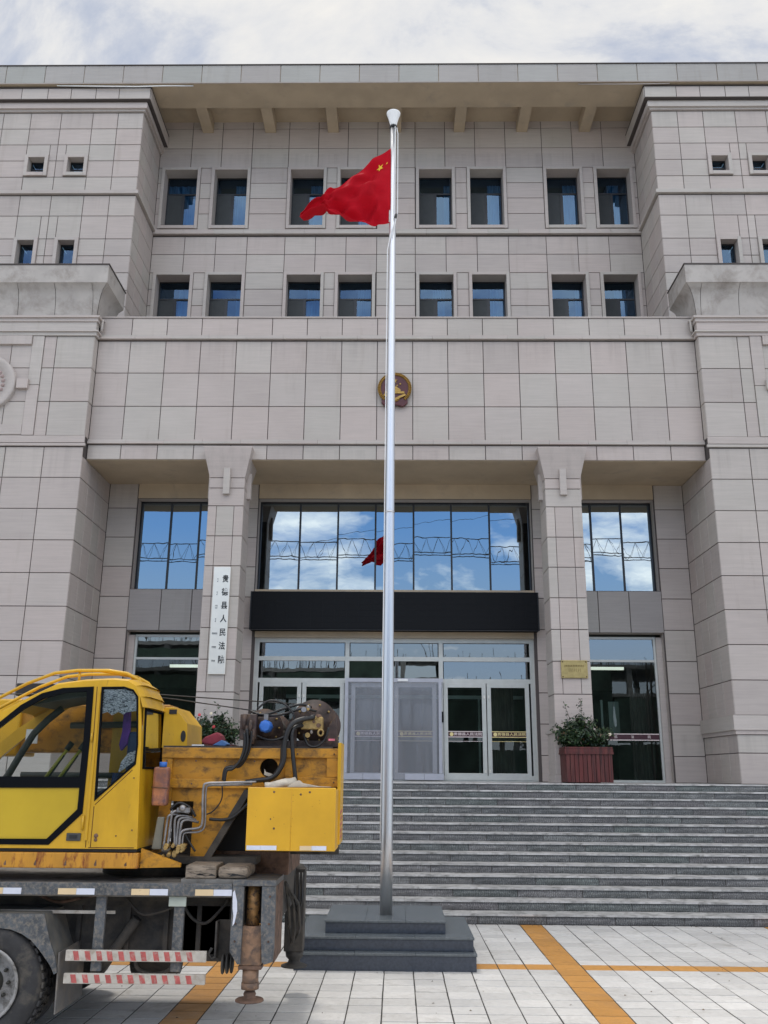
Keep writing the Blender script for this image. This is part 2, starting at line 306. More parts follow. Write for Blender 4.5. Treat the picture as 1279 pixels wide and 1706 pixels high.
# ------------------------------------------------------------ mesh helpers
class MB:
    def __init__(s): s.v = []; s.f = []; s.mi = []; s.sm = []
    def add(s, vs, fs, mi=0, smooth=False):
        n = len(s.v); s.v += [tuple(v) for v in vs]
        for f in fs: s.f.append(tuple(i + n for i in f)); s.mi.append(mi); s.sm.append(smooth)
        return s
    def box(s, x0, x1, y0, y1, z0, z1, mi=0, front=None):
        n = len(s.v); s.v += [(x0, y0, z0), (x1, y0, z0), (x1, y1, z0), (x0, y1, z0), (x0, y0, z1), (x1, y0, z1), (x1, y1, z1), (x0, y1, z1)]
        for k, f in enumerate(((0, 3, 2, 1), (4, 5, 6, 7), (0, 1, 5, 4), (1, 2, 6, 5), (2, 3, 7, 6), (3, 0, 4, 7))):
            s.f.append(tuple(i + n for i in f)); s.mi.append(front if (front is not None and k == 2) else mi); s.sm.append(False)
        return s
    def prism(s, poly, y0, y1, mi=0):
        """poly of (x,z) extruded along y"""
        a = sum(poly[i][0] * poly[(i + 1) % len(poly)][1] - poly[(i + 1) % len(poly)][0] * poly[i][1] for i in range(len(poly)))
        if a < 0: poly = poly[::-1]
        n = len(poly); vs = [(x, y0, z) for x, z in poly] + [(x, y1, z) for x, z in poly]
        fs = [tuple(range(n)), tuple(range(2 * n - 1, n - 1, -1))] + [(i, i + n, (i + 1) % n + n, (i + 1) % n) for i in range(n)]
        return s.add(vs, fs, mi)
    def tube(s, pts, r, seg=8, mi=0, cap=True, smooth=True):
        pts = [Vector(p) for p in pts]; rs = r if isinstance(r, (list, tuple)) else [r] * len(pts)
        rings = []; up = None
        for i, p in enumerate(pts):
            d = (pts[min(i + 1, len(pts) - 1)] - pts[max(i - 1, 0)]).normalized()
            if up is None: up = Vector((0, 0, 1)) if abs(d.z) < .9 else Vector((1, 0, 0))
            a = d.cross(up); a = a.normalized() if a.length > 1e-6 else d.orthogonal().normalized(); bb = a.cross(d).normalized(); up = bb
            rings.append([p + (a * math.cos(t) + bb * math.sin(t)) * rs[i] for t in [2 * math.pi * k / seg for k in range(seg)]])
        vs = [v for rg in rings for v in rg]; fs = []
        for i in range(len(pts) - 1):
            for k in range(seg): fs.append((i * seg + k, i * seg + (k + 1) % seg, (i + 1) * seg + (k + 1) % seg, (i + 1) * seg + k))
        s.add(vs, fs, mi, smooth)
        if cap:
            n = len(s.v) - len(vs)
            s.f.append(tuple(n + k for k in range(seg))[::-1]); s.mi.append(mi); s.sm.append(False)
            e = n + (len(pts) - 1) * seg; s.f.append(tuple(e + k for k in range(seg))); s.mi.append(mi); s.sm.append(False)
        return s
    def lathe(s, prof, c, axis='z', seg=32, mi=0, smooth=True):
        """prof list of (r, h) along axis from centre c"""
        vs = []; fs = []
        for r_, h in prof:
            for k in range(seg):
                t = 2 * math.pi * k / seg; a, bb = r_ * math.cos(t), r_ * math.sin(t)
                vs.append((c[0] + a, c[1] + bb, c[2] + h) if axis == 'z' else (c[0] + a, c[1] + h, c[2] + bb) if axis == 'y' else (c[0] + h, c[1] + a, c[2] + bb))
        for i in range(len(prof) - 1):
            for k in range(seg): fs.append((i * seg + k, i * seg + (k + 1) % seg, (i + 1) * seg + (k + 1) % seg, (i + 1) * seg + k))
        return s.add(vs, fs, mi, smooth)
    def disc(s, c, r, y0, y1, seg=24, mi=0, rz=None):
        return s.prism([(c[0] + r * math.cos(2 * math.pi * k / seg), c[1] + (rz or r) * math.sin(2 * math.pi * k / seg)) for k in range(seg)], y0, y1, mi)
    def mesh(s, name, mats):
        me = bpy.data.meshes.new(name); me.from_pydata(s.v, [], s.f)
        for mt in (mats if isinstance(mats, (list, tuple)) else [mats]): me.materials.append(mt)
        me.polygons.foreach_set('material_index', s.mi); me.polygons.foreach_set('use_smooth', s.sm); me.update()
        return me
COL = sc.collection
def tag(o, label=None, cat=None, group=None, kind=None):
    for k, v in (('label', label), ('category', cat), ('group', group), ('kind', kind)):
        if v: o[k] = v
    return o
def root(name, loc, label, cat, group=None, rz=0):
    o = bpy.data.objects.new(name, None); COL.objects.link(o); o.location = loc; o.rotation_euler.z = rz; o.empty_display_size = .2
    return tag(o, label, cat, group)
ORG0 = {}
def anchor(o):
    """world position of an object's origin (unrotated chain)"""
    p = Vector((0, 0, 0))
    while o is not None: p += Vector(o.location); o = o.parent
    return p
def obj(name, mb, mats, parent=None, loc=None, label=None, kind=None, bev=0, local=False):
    """mb is in world coordinates unless local; the parent chain is unrotated"""
    me = mb if isinstance(mb, bpy.types.Mesh) else mb.mesh(name, mats)
    o = bpy.data.objects.new(name, me); COL.objects.link(o)
    if parent is not None:
        o.parent = parent
        o.location = Vector(loc) if (local and loc) else (Vector((0, 0, 0)) if local else Vector(loc or (0, 0, 0)) - anchor(parent))
    elif loc: o.location = loc
    if bev:
        bm_ = o.modifiers.new('bevel', 'BEVEL'); bm_.width = bev; bm_.segments = 2; bm_.limit_method = 'ANGLE'; bm_.angle_limit = R(40)
    return tag(o, label, kind=kind)
def text_mesh(txt, size, ext=.003, off=0.0, align='CENTER'):
    cu = bpy.data.curves.new('txt', 'FONT'); cu.body = txt; cu.size = size; cu.extrude = ext; cu.offset = off; cu.align_x = align; cu.align_y = 'CENTER'; cu.resolution_u = 2
    t = bpy.data.objects.new('txt', cu); COL.objects.link(t); bpy.context.view_layer.update()
    me = bpy.data.meshes.new_from_object(t.evaluated_get(bpy.context.evaluated_depsgraph_get()))
    bpy.data.objects.remove(t); bpy.data.curves.remove(cu)
    me.transform(Matrix.Rotation(R(90), 4, 'X')); me.materials.clear()
    return me
X0 = -.09                      # axis of symmetry of the courthouse

# ------------------------------------------------------------ panel system
PAN = []                       # stone panels waiting to be built: (wall, facing, centre, width, height, material)
def sub(rects, hole):
    o = []; a0, a1, b0, b1 = hole
    for (x0, x1, z0, z1) in rects:
        if a1 <= x0 + 1e-4 or a0 >= x1 - 1e-4 or b1 <= z0 + 1e-4 or b0 >= z1 - 1e-4: o.append((x0, x1, z0, z1)); continue
        if a0 > x0: o.append((x0, a0, z0, z1))
        if a1 < x1: o.append((a1, x1, z0, z1))
        xa, xb = max(x0, a0), min(x1, a1)
        if b0 > z0: o.append((xa, xb, z0, b0))
        if b1 < z1: o.append((xa, xb, b1, z1))
    return o
def cells(xs, zs, holes=()):
    r = [(xs[i], xs[i + 1], zs[j], zs[j + 1]) for i in range(len(xs) - 1) for j in range(len(zs) - 1)]
    for h in holes: r = sub(r, h)
    return r
GAP = .019
def panels(wall, facing, plane, rects, mat=None):
    for (a0, a1, z0, z1) in rects:
        w, h = a1 - a0 - GAP, z1 - z0 - GAP
        if w < .05 or h < .05: continue
        a, z = (a0 + a1) / 2, (z0 + z1) / 2
        c = (X0 + a, plane, z) if facing == 'f' else (plane, a, z)
        PAN.append((wall, facing, c, w, h, mat or STONE))
def backing(name, par, facing, plane, rects, T, slots=None):
    """wall body behind the panels, real openings, dark sealant face"""
    mb = MB()
    for (a0, a1, z0, z1) in rects:
        if facing == 'f': mb.box(X0 + a0, X0 + a1, plane + .018, plane + T, z0, z1, 1, front=0)
        elif facing == 'r': mb.box(plane - T, plane - .018, a0, a1, z0, z1, 0)       # faces +x
        else: mb.box(plane + .018, plane + T, a0, a1, z0, z1, 0)                      # faces -x
    return obj(name, mb, [JOINT, TRIM], par)
PM = {}
def panel_mesh(w, h, mat):
    k = (round(w, 3), round(h, 3), mat.name)
    if k not in PM:
        a, b, c, t = w / 2, h / 2, .006, .03
        v = [(-a, t, -b), (a, t, -b), (a, t, b), (-a, t, b), (-a, c, -b), (a, c, -b), (a, c, b), (-a, c, b),
             (-a + c, 0, -b + c), (a - c, 0, -b + c), (a - c, 0, b - c), (-a + c, 0, b - c)]
        f = [(8, 9, 10, 11)]
        for i in range(4): j = (i + 1) % 4; f += [(i, j, 4 + j, 4 + i), (4 + i, 4 + j, 8 + j, 8 + i)]
        me = bpy.data.meshes.new('stone_panel'); me.from_pydata(v, [], f); me.materials.append(mat); me.update(); PM[k] = me
    return PM[k]
ROTZ = {'f': 0, 'r': R(90), 'l': R(-90)}
Mi = cam.matrix_world.inverted()
def proj(p):
    q = Mi @ Vector(p); return (1511.94 * q.x / -q.z + 639.5, 853 - 1511.94 * q.y / -q.z) if q.z < -.1 else None
def score(p):
    wall, fc, c, w, h, mt = p
    q = proj(c)
    if q is None or not (-30 < q[0] < 1310 and -30 < q[1] < 1740): return 0
    n = {'f': Vector((0, -1, 0)), 'r': Vector((1, 0, 0)), 'l': Vector((-1, 0, 0))}[fc]
    d = Vector(c) - Vector((0, 0, CAM_Z)); L = d.length
    if q[0] < 230 and q[1] > 1150: return 0
    return w * h * max(0, -(d / L).dot(n)) / L ** 2
def flush_panels(par):
    rk = sorted(PAN, key=score, reverse=True)
    for (wall, fc, c, w, h, mt) in rk[:300]:
        o = bpy.data.objects.new('stone_panel', panel_mesh(w, h, mt)); COL.objects.link(o); o.parent = wall
        o.location = Vector(c) - anchor(wall); o.rotation_euler.z = ROTZ[fc]
    by = {}
    for p in rk[300:]: by.setdefault(p[5].name, []).append(p)
    mb = MB(); ms = []
    for k, lst in by.items():
        ms.append(MATS[k])
        for (wall, fc, c, w, h, mt) in lst:
            me = panel_mesh(w, h, mt); rm = Matrix.Translation(c) @ Matrix.Rotation(ROTZ[fc], 4, 'Z')
            mb.add([rm @ v.co for v in me.vertices], [tuple(p.vertices) for p in me.polygons], len(ms) - 1)
    obj('stone_panel', mb, ms, par, kind='stuff')

# ------------------------------------------------------------ ground, plaza, steps
gp = obj('ground', MB().box(-300, 300, -300, 300, -.30, -.024), FARPAV, kind='structure')
plaza = obj('plaza', MB().box(-14, 14, 3.0, 15.5, -.02, -.0035), MORT, kind='structure')
PX, PY = .3455, .310
ORX = (1.93, -2.216, 5.731)
def tile_cells():
    out_ = []
    j0 = 0
    for j in range(-26, 11):
        y0 = 12.075 + j * PY; y1 = min(y0 + PY, 15.5)
        if y0 < 3.1 or y1 - y0 < .05: continue
        for i in range(-45, 34):
            x0 = 1.93 + i * PX
            if x0 < -13.8 or x0 > 13.4: continue
            och = (j == 0) or i in (0, -12, 11)
            out_.append((x0, x0 + PX, y0, y1, och))
    return out_
TC = tile_cells()
def tile_vis(t):
    q = proj(((t[0] + t[1]) / 2, (t[2] + t[3]) / 2, 0))
    if q is None or not (0 < q[0] < 1279 and q[1] < 1720): return 0
    if 505 < q[0] < 795 and q[1] < 1615: return 0
    if q[0] < 90: return 0
    return q[1]
TC.sort(key=tile_vis, reverse=True)
TM = {}
def tile_mesh(w, d, mat, k):
    key = (round(w, 3), round(d, 3), mat.name, k)
    if key not in TM:
        rr = random.Random(k)
        a, b, c = w / 2 - .0055 - rr.random() * .002, d / 2 - .0068 - rr.random() * .0015, .0025
        v = [(-a, -b, -.018), (a, -b, -.018), (a, b, -.018), (-a, b, -.018), (-a, -b, -c), (a, -b, -c), (a, b, -c), (-a, b, -c),
             (-a + c, -b + c, 0), (a - c, -b + c, 0), (a - c, b - c, 0), (-a + c, b - c, 0)]
        f = [(8, 9, 10, 11)]
        for i in range(4): j = (i + 1) % 4; f += [(i, j, 4 + j, 4 + i), (4 + i, 4 + j, 8 + j, 8 + i)]
        me = bpy.data.meshes.new('paving_tile'); me.from_pydata(v, [], f); me.materials.append(mat); me.update(); TM[key] = me
    return TM[key]
rest = MB()
for n, (x0, x1, y0, y1, och) in enumerate(TC):
    mt = TILEO if och else TILEW; me = tile_mesh(x1 - x0, y1 - y0, mt, n % 5)
    loc = Vector(((x0 + x1) / 2 + random.uniform(-.0015, .0015), (y0 + y1) / 2, random.uniform(-.0015, .0015)))
    if n < 300:
        o = bpy.data.objects.new('paving_tile', me); COL.objects.link(o); o.parent = plaza; o.location = loc
        o.rotation_euler = (random.uniform(-.004, .004), random.uniform(-.003, .003), random.uniform(-.004, .004))
    else: rest.add([v.co + loc for v in me.vertices], [tuple(p.vertices) for p in me.polygons], 1 if och else 0)
obj('paving_tile', rest, [TILEW, TILEO], plaza, kind='stuff')

lm = MB(); lr = random.Random(12)
for k in range(150):
    x, y = lr.uniform(-4.5, 6.5), lr.choice((lr.uniform(9.2, 15.4), 15.45 - abs(lr.gauss(0, .08)))); q = lr.uniform(.006, .022); a = lr.uniform(0, 6.28); h_ = lr.uniform(.003, .012)
    lm.add([(x + q * math.cos(a), y + q * math.sin(a), .004), (x - q * .5 * math.sin(a), y + q * .5 * math.cos(a), .004 + h_), (x - q * math.cos(a), y - q * math.sin(a), .005), (x + q * .5 * math.sin(a), y - q * .5 * math.cos(a), .004 + h_ * .3)], [(0, 1, 2, 3)])
tag(obj('leaf_litter', lm, plain('dry_leaves', (.13, .09, .05), .9, noise_amt=.5, nscale=9)), 'scattered dry leaf scraps and grit on the white paving', 'litter', kind='stuff')
SH, ST, SY, LZ = .149, .41, 15.5, 2.086
stairs = obj('staircase', MB().box(-16, 16, 21.2, 26.0, -.02, LZ - .03), TREAD, kind='structure')
RB = {}
restb = MB()
def rough_block(w, h, k):
    key = (round(w, 2), k)
    if key not in RB:
        rr = random.Random(k * 31 + int(w * 100)); nx = 6; v = []; f = []
        for j in range(3):
            for i in range(nx + 1):
                e = (i in (0, nx)) or j in (0, 2)
                v.append((-w / 2 + w * i / nx, (0 if e else -.010 - rr.random() * .008), -h / 2 + h * j / 2))
        for j in range(2):
            for i in range(nx): a = j * (nx + 1) + i; f.append((a, a + 1, a + nx + 2, a + nx + 1))
        n = len(v); v += [(-w / 2, .05, -h / 2), (w / 2, .05, -h / 2), (w / 2, .05, h / 2), (-w / 2, .05, h / 2)]
        f += [(nx, n + 1, n + 2, 3 * (nx + 1) - 1, 2 * nx + 1), (n, 0, nx + 1, 2 * (nx + 1), n + 3)]
        me = bpy.data.meshes.new('riser_block'); me.from_pydata(v, [], f); me.materials.append(RISER); me.update(); RB[key] = me
    return RB[key]
for s in range(14):
    y = SY + s * ST; z0 = s * SH; z1 = (s + 1) * SH - .028
    core = MB().box(-16, 16, y + .03, y + ST + .12 if s < 13 else 21.4, z0 - .02, z1)
    obj('step_core', core, JOINT, stairs)
    x = -16 + (s * .37) % 1.08 - 1.08
    while x < 16:
        w = 1.08; me = rough_block(w - .012, SH - .034, (s * 7 + int(x * 3)) % 9)
        c = Vector((x + w / 2, y + .02, (z0 + z1) / 2))
        if abs(c.x) < 8.6 and -99 < c.x: 
            o = bpy.data.objects.new('riser_block', me); COL.objects.link(o); o.parent = stairs; o.location = c
        elif abs(c.x) < 16: restb.add([v.co + c for v in me.vertices], [tuple(p.vertices) for p in me.polygons])
        x += w
    tb = MB(); x = -16 + (s * .53) % 1.3
    tb.box(-16, x - .003, y - .012, y + ST + .01, z1, z1 + .028)
    while x < 16:
        x2 = min(16, x + 1.3); tb.box(x, x2 - .004, y - .012 - random.random() * .004, (y + ST + .01) if s < 13 else 26.0, z1, z1 + .028 - random.random() * .002); x += 1.3
    obj('tread', tb, TREAD, stairs)
obj('riser_block', restb, RISER, stairs, kind='stuff')

# ------------------------------------------------------------ courthouse
BD = root('courthouse', (X0, 22.5, LZ), 'large grey stone-clad courthouse with deep eaves and a columned entrance', 'building')
def wpart(name, mb, mats, **k): return obj(name, mb, mats, BD, **k)
HW = 8.13
def sym(f):
    for s in (-1, 1): f(s)
def sx(s, lst): return lst if s > 0 else [-v for v in reversed(lst)]
def ledge(name, a0, a1, y0, y1, z0, z1, par=None, mat=None, pitch=1.03):
    mb = MB(); n = max(1, round((a1 - a0) / pitch)); w = (a1 - a0) / n
    for i in range(n): mb.box(X0 + a0 + i * w + .003, X0 + a0 + (i + 1) * w - .003, y0 - random.random() * .003, y1, z0, z1)
    return obj(name, mb, mat or TRIM, par or BD)

# central band over the entrance
exs = [-HW] + [-7.24, -6.27, -5.31, -4.33, -3.37, -2.41, -1.45, -.48, .48, 1.43, 2.39, 3.35, 4.33, 5.30, 6.26, 7.24] + [HW]
eb = backing('entrance_frieze', BD, 'f', 22.5, [(-HW - .15, HW + .15, 10.19, 14.17), (-HW, HW, 14.17, 14.30)], .35)
panels(eb, 'f', 22.5, cells(exs, [10.17, 10.58]) + cells(exs, [10.70, 11.68, 12.65, 13.60]) + cells(exs, [13.75, 14.30]))
ledge('ledge', -HW, HW, 22.43, 22.53, 10.60, 10.66, eb); ledge('ledge', -HW, HW, 22.46, 22.53, 10.66, 10.72, eb)
ledge('ledge', -HW, HW, 22.41, 22.53, 13.635, 13.70, eb); ledge('ledge', -HW, HW, 22.45, 22.53, 13.70, 13.76, eb)
wpart('coping', MB().box(X0 - HW, X0 + HW, 22.47, 22.95, 14.30, 14.335), TRIM)
wpart('terrace_roof', MB().box(X0 - HW, X0 + HW, 22.85, 26.5, 13.6, 13.9), CONC)
wpart('porch_ceiling', MB().box(X0 - HW - .15, X0 + HW + .15, 22.535, 24.61, 10.162, 10.30), SOFF)
# porch back wall
ob = [(-3.84, 3.84, 7.13, 9.73), (-3.78, 3.78, LZ, 5.80)]
for s in (-1, 1):
    a, b2 = sorted((s * 4.73, s * 7.28)); ob += [(a, b2, 7.13, 9.73), (a, b2, LZ, 5.97), ]
full = [(-HW - .3, HW + .3, LZ, 10.4)]
for h in ob: full = sub(full, h)
pw = backing('porch_wall', BD, 'f', 24.6, full, .30)
rz = [LZ, 2.75, 3.55, 4.36, 5.21, 6.05, 6.91, 7.76, 8.60, 9.45, 10.17]
def strips(s):
    panels(pw, 'f', 24.6, cells(sx(s, [7.31, HW]), rz))
    panels(pw, 'f', 24.6, cells(sx(s, [3.86, 4.70]), rz))
    panels(pw, 'f', 24.585, cells(sx(s, [4.73, 5.57, 6.42, 7.31]), [5.97, 7.12]), GRAN)
sym(strips)
sof = MB()
for a, b2, z0, z1 in ((-3.84, 3.84, 9.74, 10.17), (-7.28, -4.73, 9.74, 10.17), (4.73, 7.28, 9.74, 10.17), (-3.84, 3.84, 7.0, 7.12), (-3.78, 3.78, 5.80, 5.96)):
    sof.box(X0 + a, X0 + b2, 24.56, 24.61, z0, z1)
obj('lintel', sof, SOFF, pw)

def window_frame(par, a0, a1, z0, z1, y, mulls, trans, w=.05, mat=DARKF, d=.08, name='frame'):
    mb = MB(); X = X0
    mb.box(X + a0, X + a0 + w, y, y + d, z0, z1).box(X + a1 - w, X + a1, y, y + d, z0, z1)
    mb.box(X + a0 + w, X + a1 - w, y, y + d, z1 - w, z1).box(X + a0 + w, X + a1 - w, y, y + d, z0, z0 + w)
    for q in mulls: mb.box(X + q - w / 2, X + q + w / 2, y + .003, y + d - .003, z0 + w, z1 - w)
    for t in trans:
        e = [a0 + w] + [v for q in mulls for v in (q - w / 2, q + w / 2)] + [a1 - w]
        for k in range(0, len(e), 2): mb.box(X + e[k], X + e[k + 1], y + .006, y + d - .006, t - w / 2, t + w / 2)
    return obj(name, mb, mat, par)
def panes(par, xs, zs, y, mat, w=.05):
    for i in range(len(xs) - 1):
        for j in range(len(zs) - 1):
            a0, a1, z0, z1 = xs[i] + w / 2, xs[i + 1] - w / 2, zs[j] + w / 2, zs[j + 1] - w / 2
            cx, cz = X0 + (a0 + a1) / 2, (z0 + z1) / 2; t = random.uniform(-.006, .006); u = random.uniform(-.005, .005)
            v = [(sx_ * (a1 - a0) / 2, t * sx_ + u * sz_ + dy, sz_ * (z1 - z0) / 2) for dy in (0, .012) for sx_, sz_ in ((-1, -1), (1, -1), (1, 1), (-1, 1))]
            mb = MB().add([v[0], v[1], v[2], v[3]], [(0, 1, 2, 3)])
            o = obj('pane', mb, mat, par, loc=(cx, y + .04, cz))
def bigwin(a0, a1, z0, z1, mulls, y=24.92):
    w = obj('window', MB().box(X0 + a0, X0 + a1, y + .081, y + .086, z0, z0 + .04), DARKF, BD)
    window_frame(w, a0, a1, z0, z1, y, mulls, [])
    panes(w, [a0 + .02] + mulls + [a1 - .02], [z0 + .02, z1 - .02], y, GMIR)
    return w
bigwin(-3.84, 3.84, 7.13, 9.73, [-2.69, -1.61, -.54, .54, 1.61, 2.69])
bigwin(-7.28, -4.73, 7.13, 9.73, [-6.40, -5.57]); bigwin(4.73, 7.28, 7.13, 9.73, [5.57, 6.42])
def lowwin(s):
    a0, a1 = sorted((s * 4.73, s * 7.12)); y = 24.86
    w = obj('window', MB().box(X0 + min(s * 7.12, s * 7.28), X0 + max(s * 7.12, s * 7.28), 24.80, 24.90, LZ, 5.88), TRIM, BD)
    window_frame(w, a0, a1, LZ, 5.90, y, [], [5.25], .06, FRAME)
    panes(w, [a0 + .03, a1 - .03], [LZ + .03, 5.25], y, GLOW); panes(w, [a0 + .03, a1 - .03], [5.25, 5.87], y, GTRN)
    bnd = MB(); xa, xb = X0 + a0 + .07, X0 + a1 - .07
    obj('safety_band', MB().box(xa, xb, y + .030, y + .036, 3.18, 3.31), MAROON, w)
    obj('band_border', MB().box(xa, xb, y + .024, y + .030, 3.31, 3.335).box(xa, xb, y + .024, y + .030, 3.155, 3.18), PINKP, w)
    for k, ch in enumerate('县人民法院'):
        me = text_mesh(ch, .085, .001, .001); me.materials.append(PINKP)
        obj('lettering', me, None, w, loc=(X0 + (5.02 + .44 * k if s > 0 else -6.9 + .44 * k), y + .022, 3.245))
sym(lowwin)
# entrance doors
DY = 24.70
dr = obj('entrance_screen', MB().box(X0 - 3.78, X0 + 3.78, DY + .01, DY + .09, LZ, LZ + .03), FRAME, BD)
window_frame(dr, -3.78, 3.78, LZ + .03, 5.80, DY, [-1.265, 1.265], [4.665, 5.25], .115, FRAME, .10)
for i, (a0, a1) in enumerate(((-3.68, -1.265), (-1.265, 1.265), (1.265, 3.68))):
    panes(dr, [a0 + .03, a1 - .03], [5.25, 5.72], DY + .01, GTRN, .1); panes(dr, [a0 + .03, a1 - .03], [4.665, 5.25], DY + .01, GTRN, .1)
    c = (a0 + a1) / 2
    for s in (-1, 1):
        l0, l1 = sorted((c + s * .012, c + s * 1.14)); z0, z1 = LZ + .035, 4.605; st = .11
        leaf = obj('entrance_door', MB().box(X0 + l0, X0 + l0 + st, DY - .01, DY + .05, z0, z1).box(X0 + l1 - st, X0 + l1, DY - .01, DY + .05, z0, z1)
                   .box(X0 + l0 + st, X0 + l1 - st, DY - .01, DY + .05, z1 - st, z1).box(X0 + l0 + st, X0 + l1 - st, DY - .01, DY + .05, z0, z0 + .17), FRAME, BD, bev=.004)
        panes(leaf, [l0 + st - .02, l1 - st + .02], [z0 + .15, z1 - st + .02], DY - .02, GLOW)
        hx = X0 + c + s * .06
        for hz in (4.25, 2.34): obj('hinge', MB().box(hx - .02, hx + .02, DY - .03, DY - .011, hz - .04, hz + .04), STEELP, leaf)
        xa, xb = X0 + l0 + st, X0 + l1 - st
        obj('safety_band', MB().box(xa, xb, DY + .000, DY + .006, 3.22, 3.34), MAROON, leaf)
        obj('band_border', MB().box(xa, xb, DY - .006, DY, 3.34, 3.36).box(xa, xb, DY - .006, DY, 3.20, 3.22).box(xa, xb, DY, DY + .004, 3.095, 3.105), GOLDP if s > 0 else PINKP, leaf)
        me = text_mesh('贵德县人民法院', .078, .001, .001); me.transform(Matrix.Diagonal((1.38, 1, 1.05, 1))); me.materials.append(GOLDP if s > 0 else PINKP)
        obj('lettering', me, None, leaf, loc=((xa + xb) / 2 + .065, DY - .004, 3.28))
        obj('emblem', MB().disc((xa + .09, 3.28), .05, DY - .007, DY - .002, 16), GOLDP, leaf)
# lobby behind the glass
lob = MB()
lob.box(X0 - 7.9, X0 + 7.9, 30.0, 30.1, LZ, 10.2).box(X0 - 8.0, X0 - 7.9, 24.9, 30.1, LZ, 10.2).box(X0 + 7.9, X0 + 8.0, 24.9, 30.1, LZ, 10.2)
lob.box(X0 - 7.9, X0 + 7.9, 24.9, 30, 6.0, 6.2).box(X0 - 7.9, X0 + 7.9, 24.9, 30, 10.2, 10.3)
lb = obj('lobby', lob, ROOMW, BD)
obj('lobby_floor', MB().box(X0 - 7.9, X0 + 7.9, 26.0, 30, LZ - .05, LZ - .004), LFLOOR, lb)
for q in (-4.4, 4.4): obj('partition', MB().box(X0 + q - .4, X0 + q + .4, 25.2, 30, LZ, 6.0), ROOMW, lb)
for q, w in ((-6.2, 1.5), (-2.2, .9), (0.1, .8), (2.3, .9), (5.9, 1.2)): obj('inner_doorway', MB().box(X0 + q - w, X0 + q + w, 29.9, 29.95, LZ, 4.9), ROOMD, lb)
fr2 = MB()
for q in (-2.2, 2.5, 6.1): fr2.box(X0 + q - .03, X0 + q + .03, 27.3, 27.4, LZ, 4.4)
fr2.box(X0 - 3.8, X0 + 3.8, 27.3, 27.4, 4.4, 4.5)
obj('inner_frame', fr2, FRAME, lb)
for x0_, x1_ in ((-3.6, -3.0), (2.55, 3.3), (4.9, 5.25), (6.5, 7.1)):
    n = 14; dp = MB()
    for k in range(n):
        xa = X0 + x0_ + (x1_ - x0_) * k / n; xb = X0 + x0_ + (x1_ - x0_) * (k + 1) / n
        ya, yb = 25.6 + (.05 if k % 2 else 0), 25.6 + (0 if k % 2 else .05)
        dp.add([(xa, ya, LZ + .05), (xb, yb, LZ + .05), (xb, yb, 4.6), (xa, ya, 4.6)], [(0, 1, 2, 3)])
    obj('drape', dp, CURTD, lb)
for a, b2 in ((-6.65, -5.83), (5.8, 6.75)):
    obj('ceiling_lamp', MB().box(X0 + a, X0 + b2, 27.0, 27.1, 5.25, 5.33), LAMP, lb)
obj('notice_board', MB().box(X0 + 6.3, X0 + 6.6, 27.3, 27.35, 3.3, 4.35), FRAME, lb); obj('notice_board', MB().box(X0 + 5.15, X0 + 5.45, 27.3, 27.35, 4.0, 4.25), FRAME, lb)

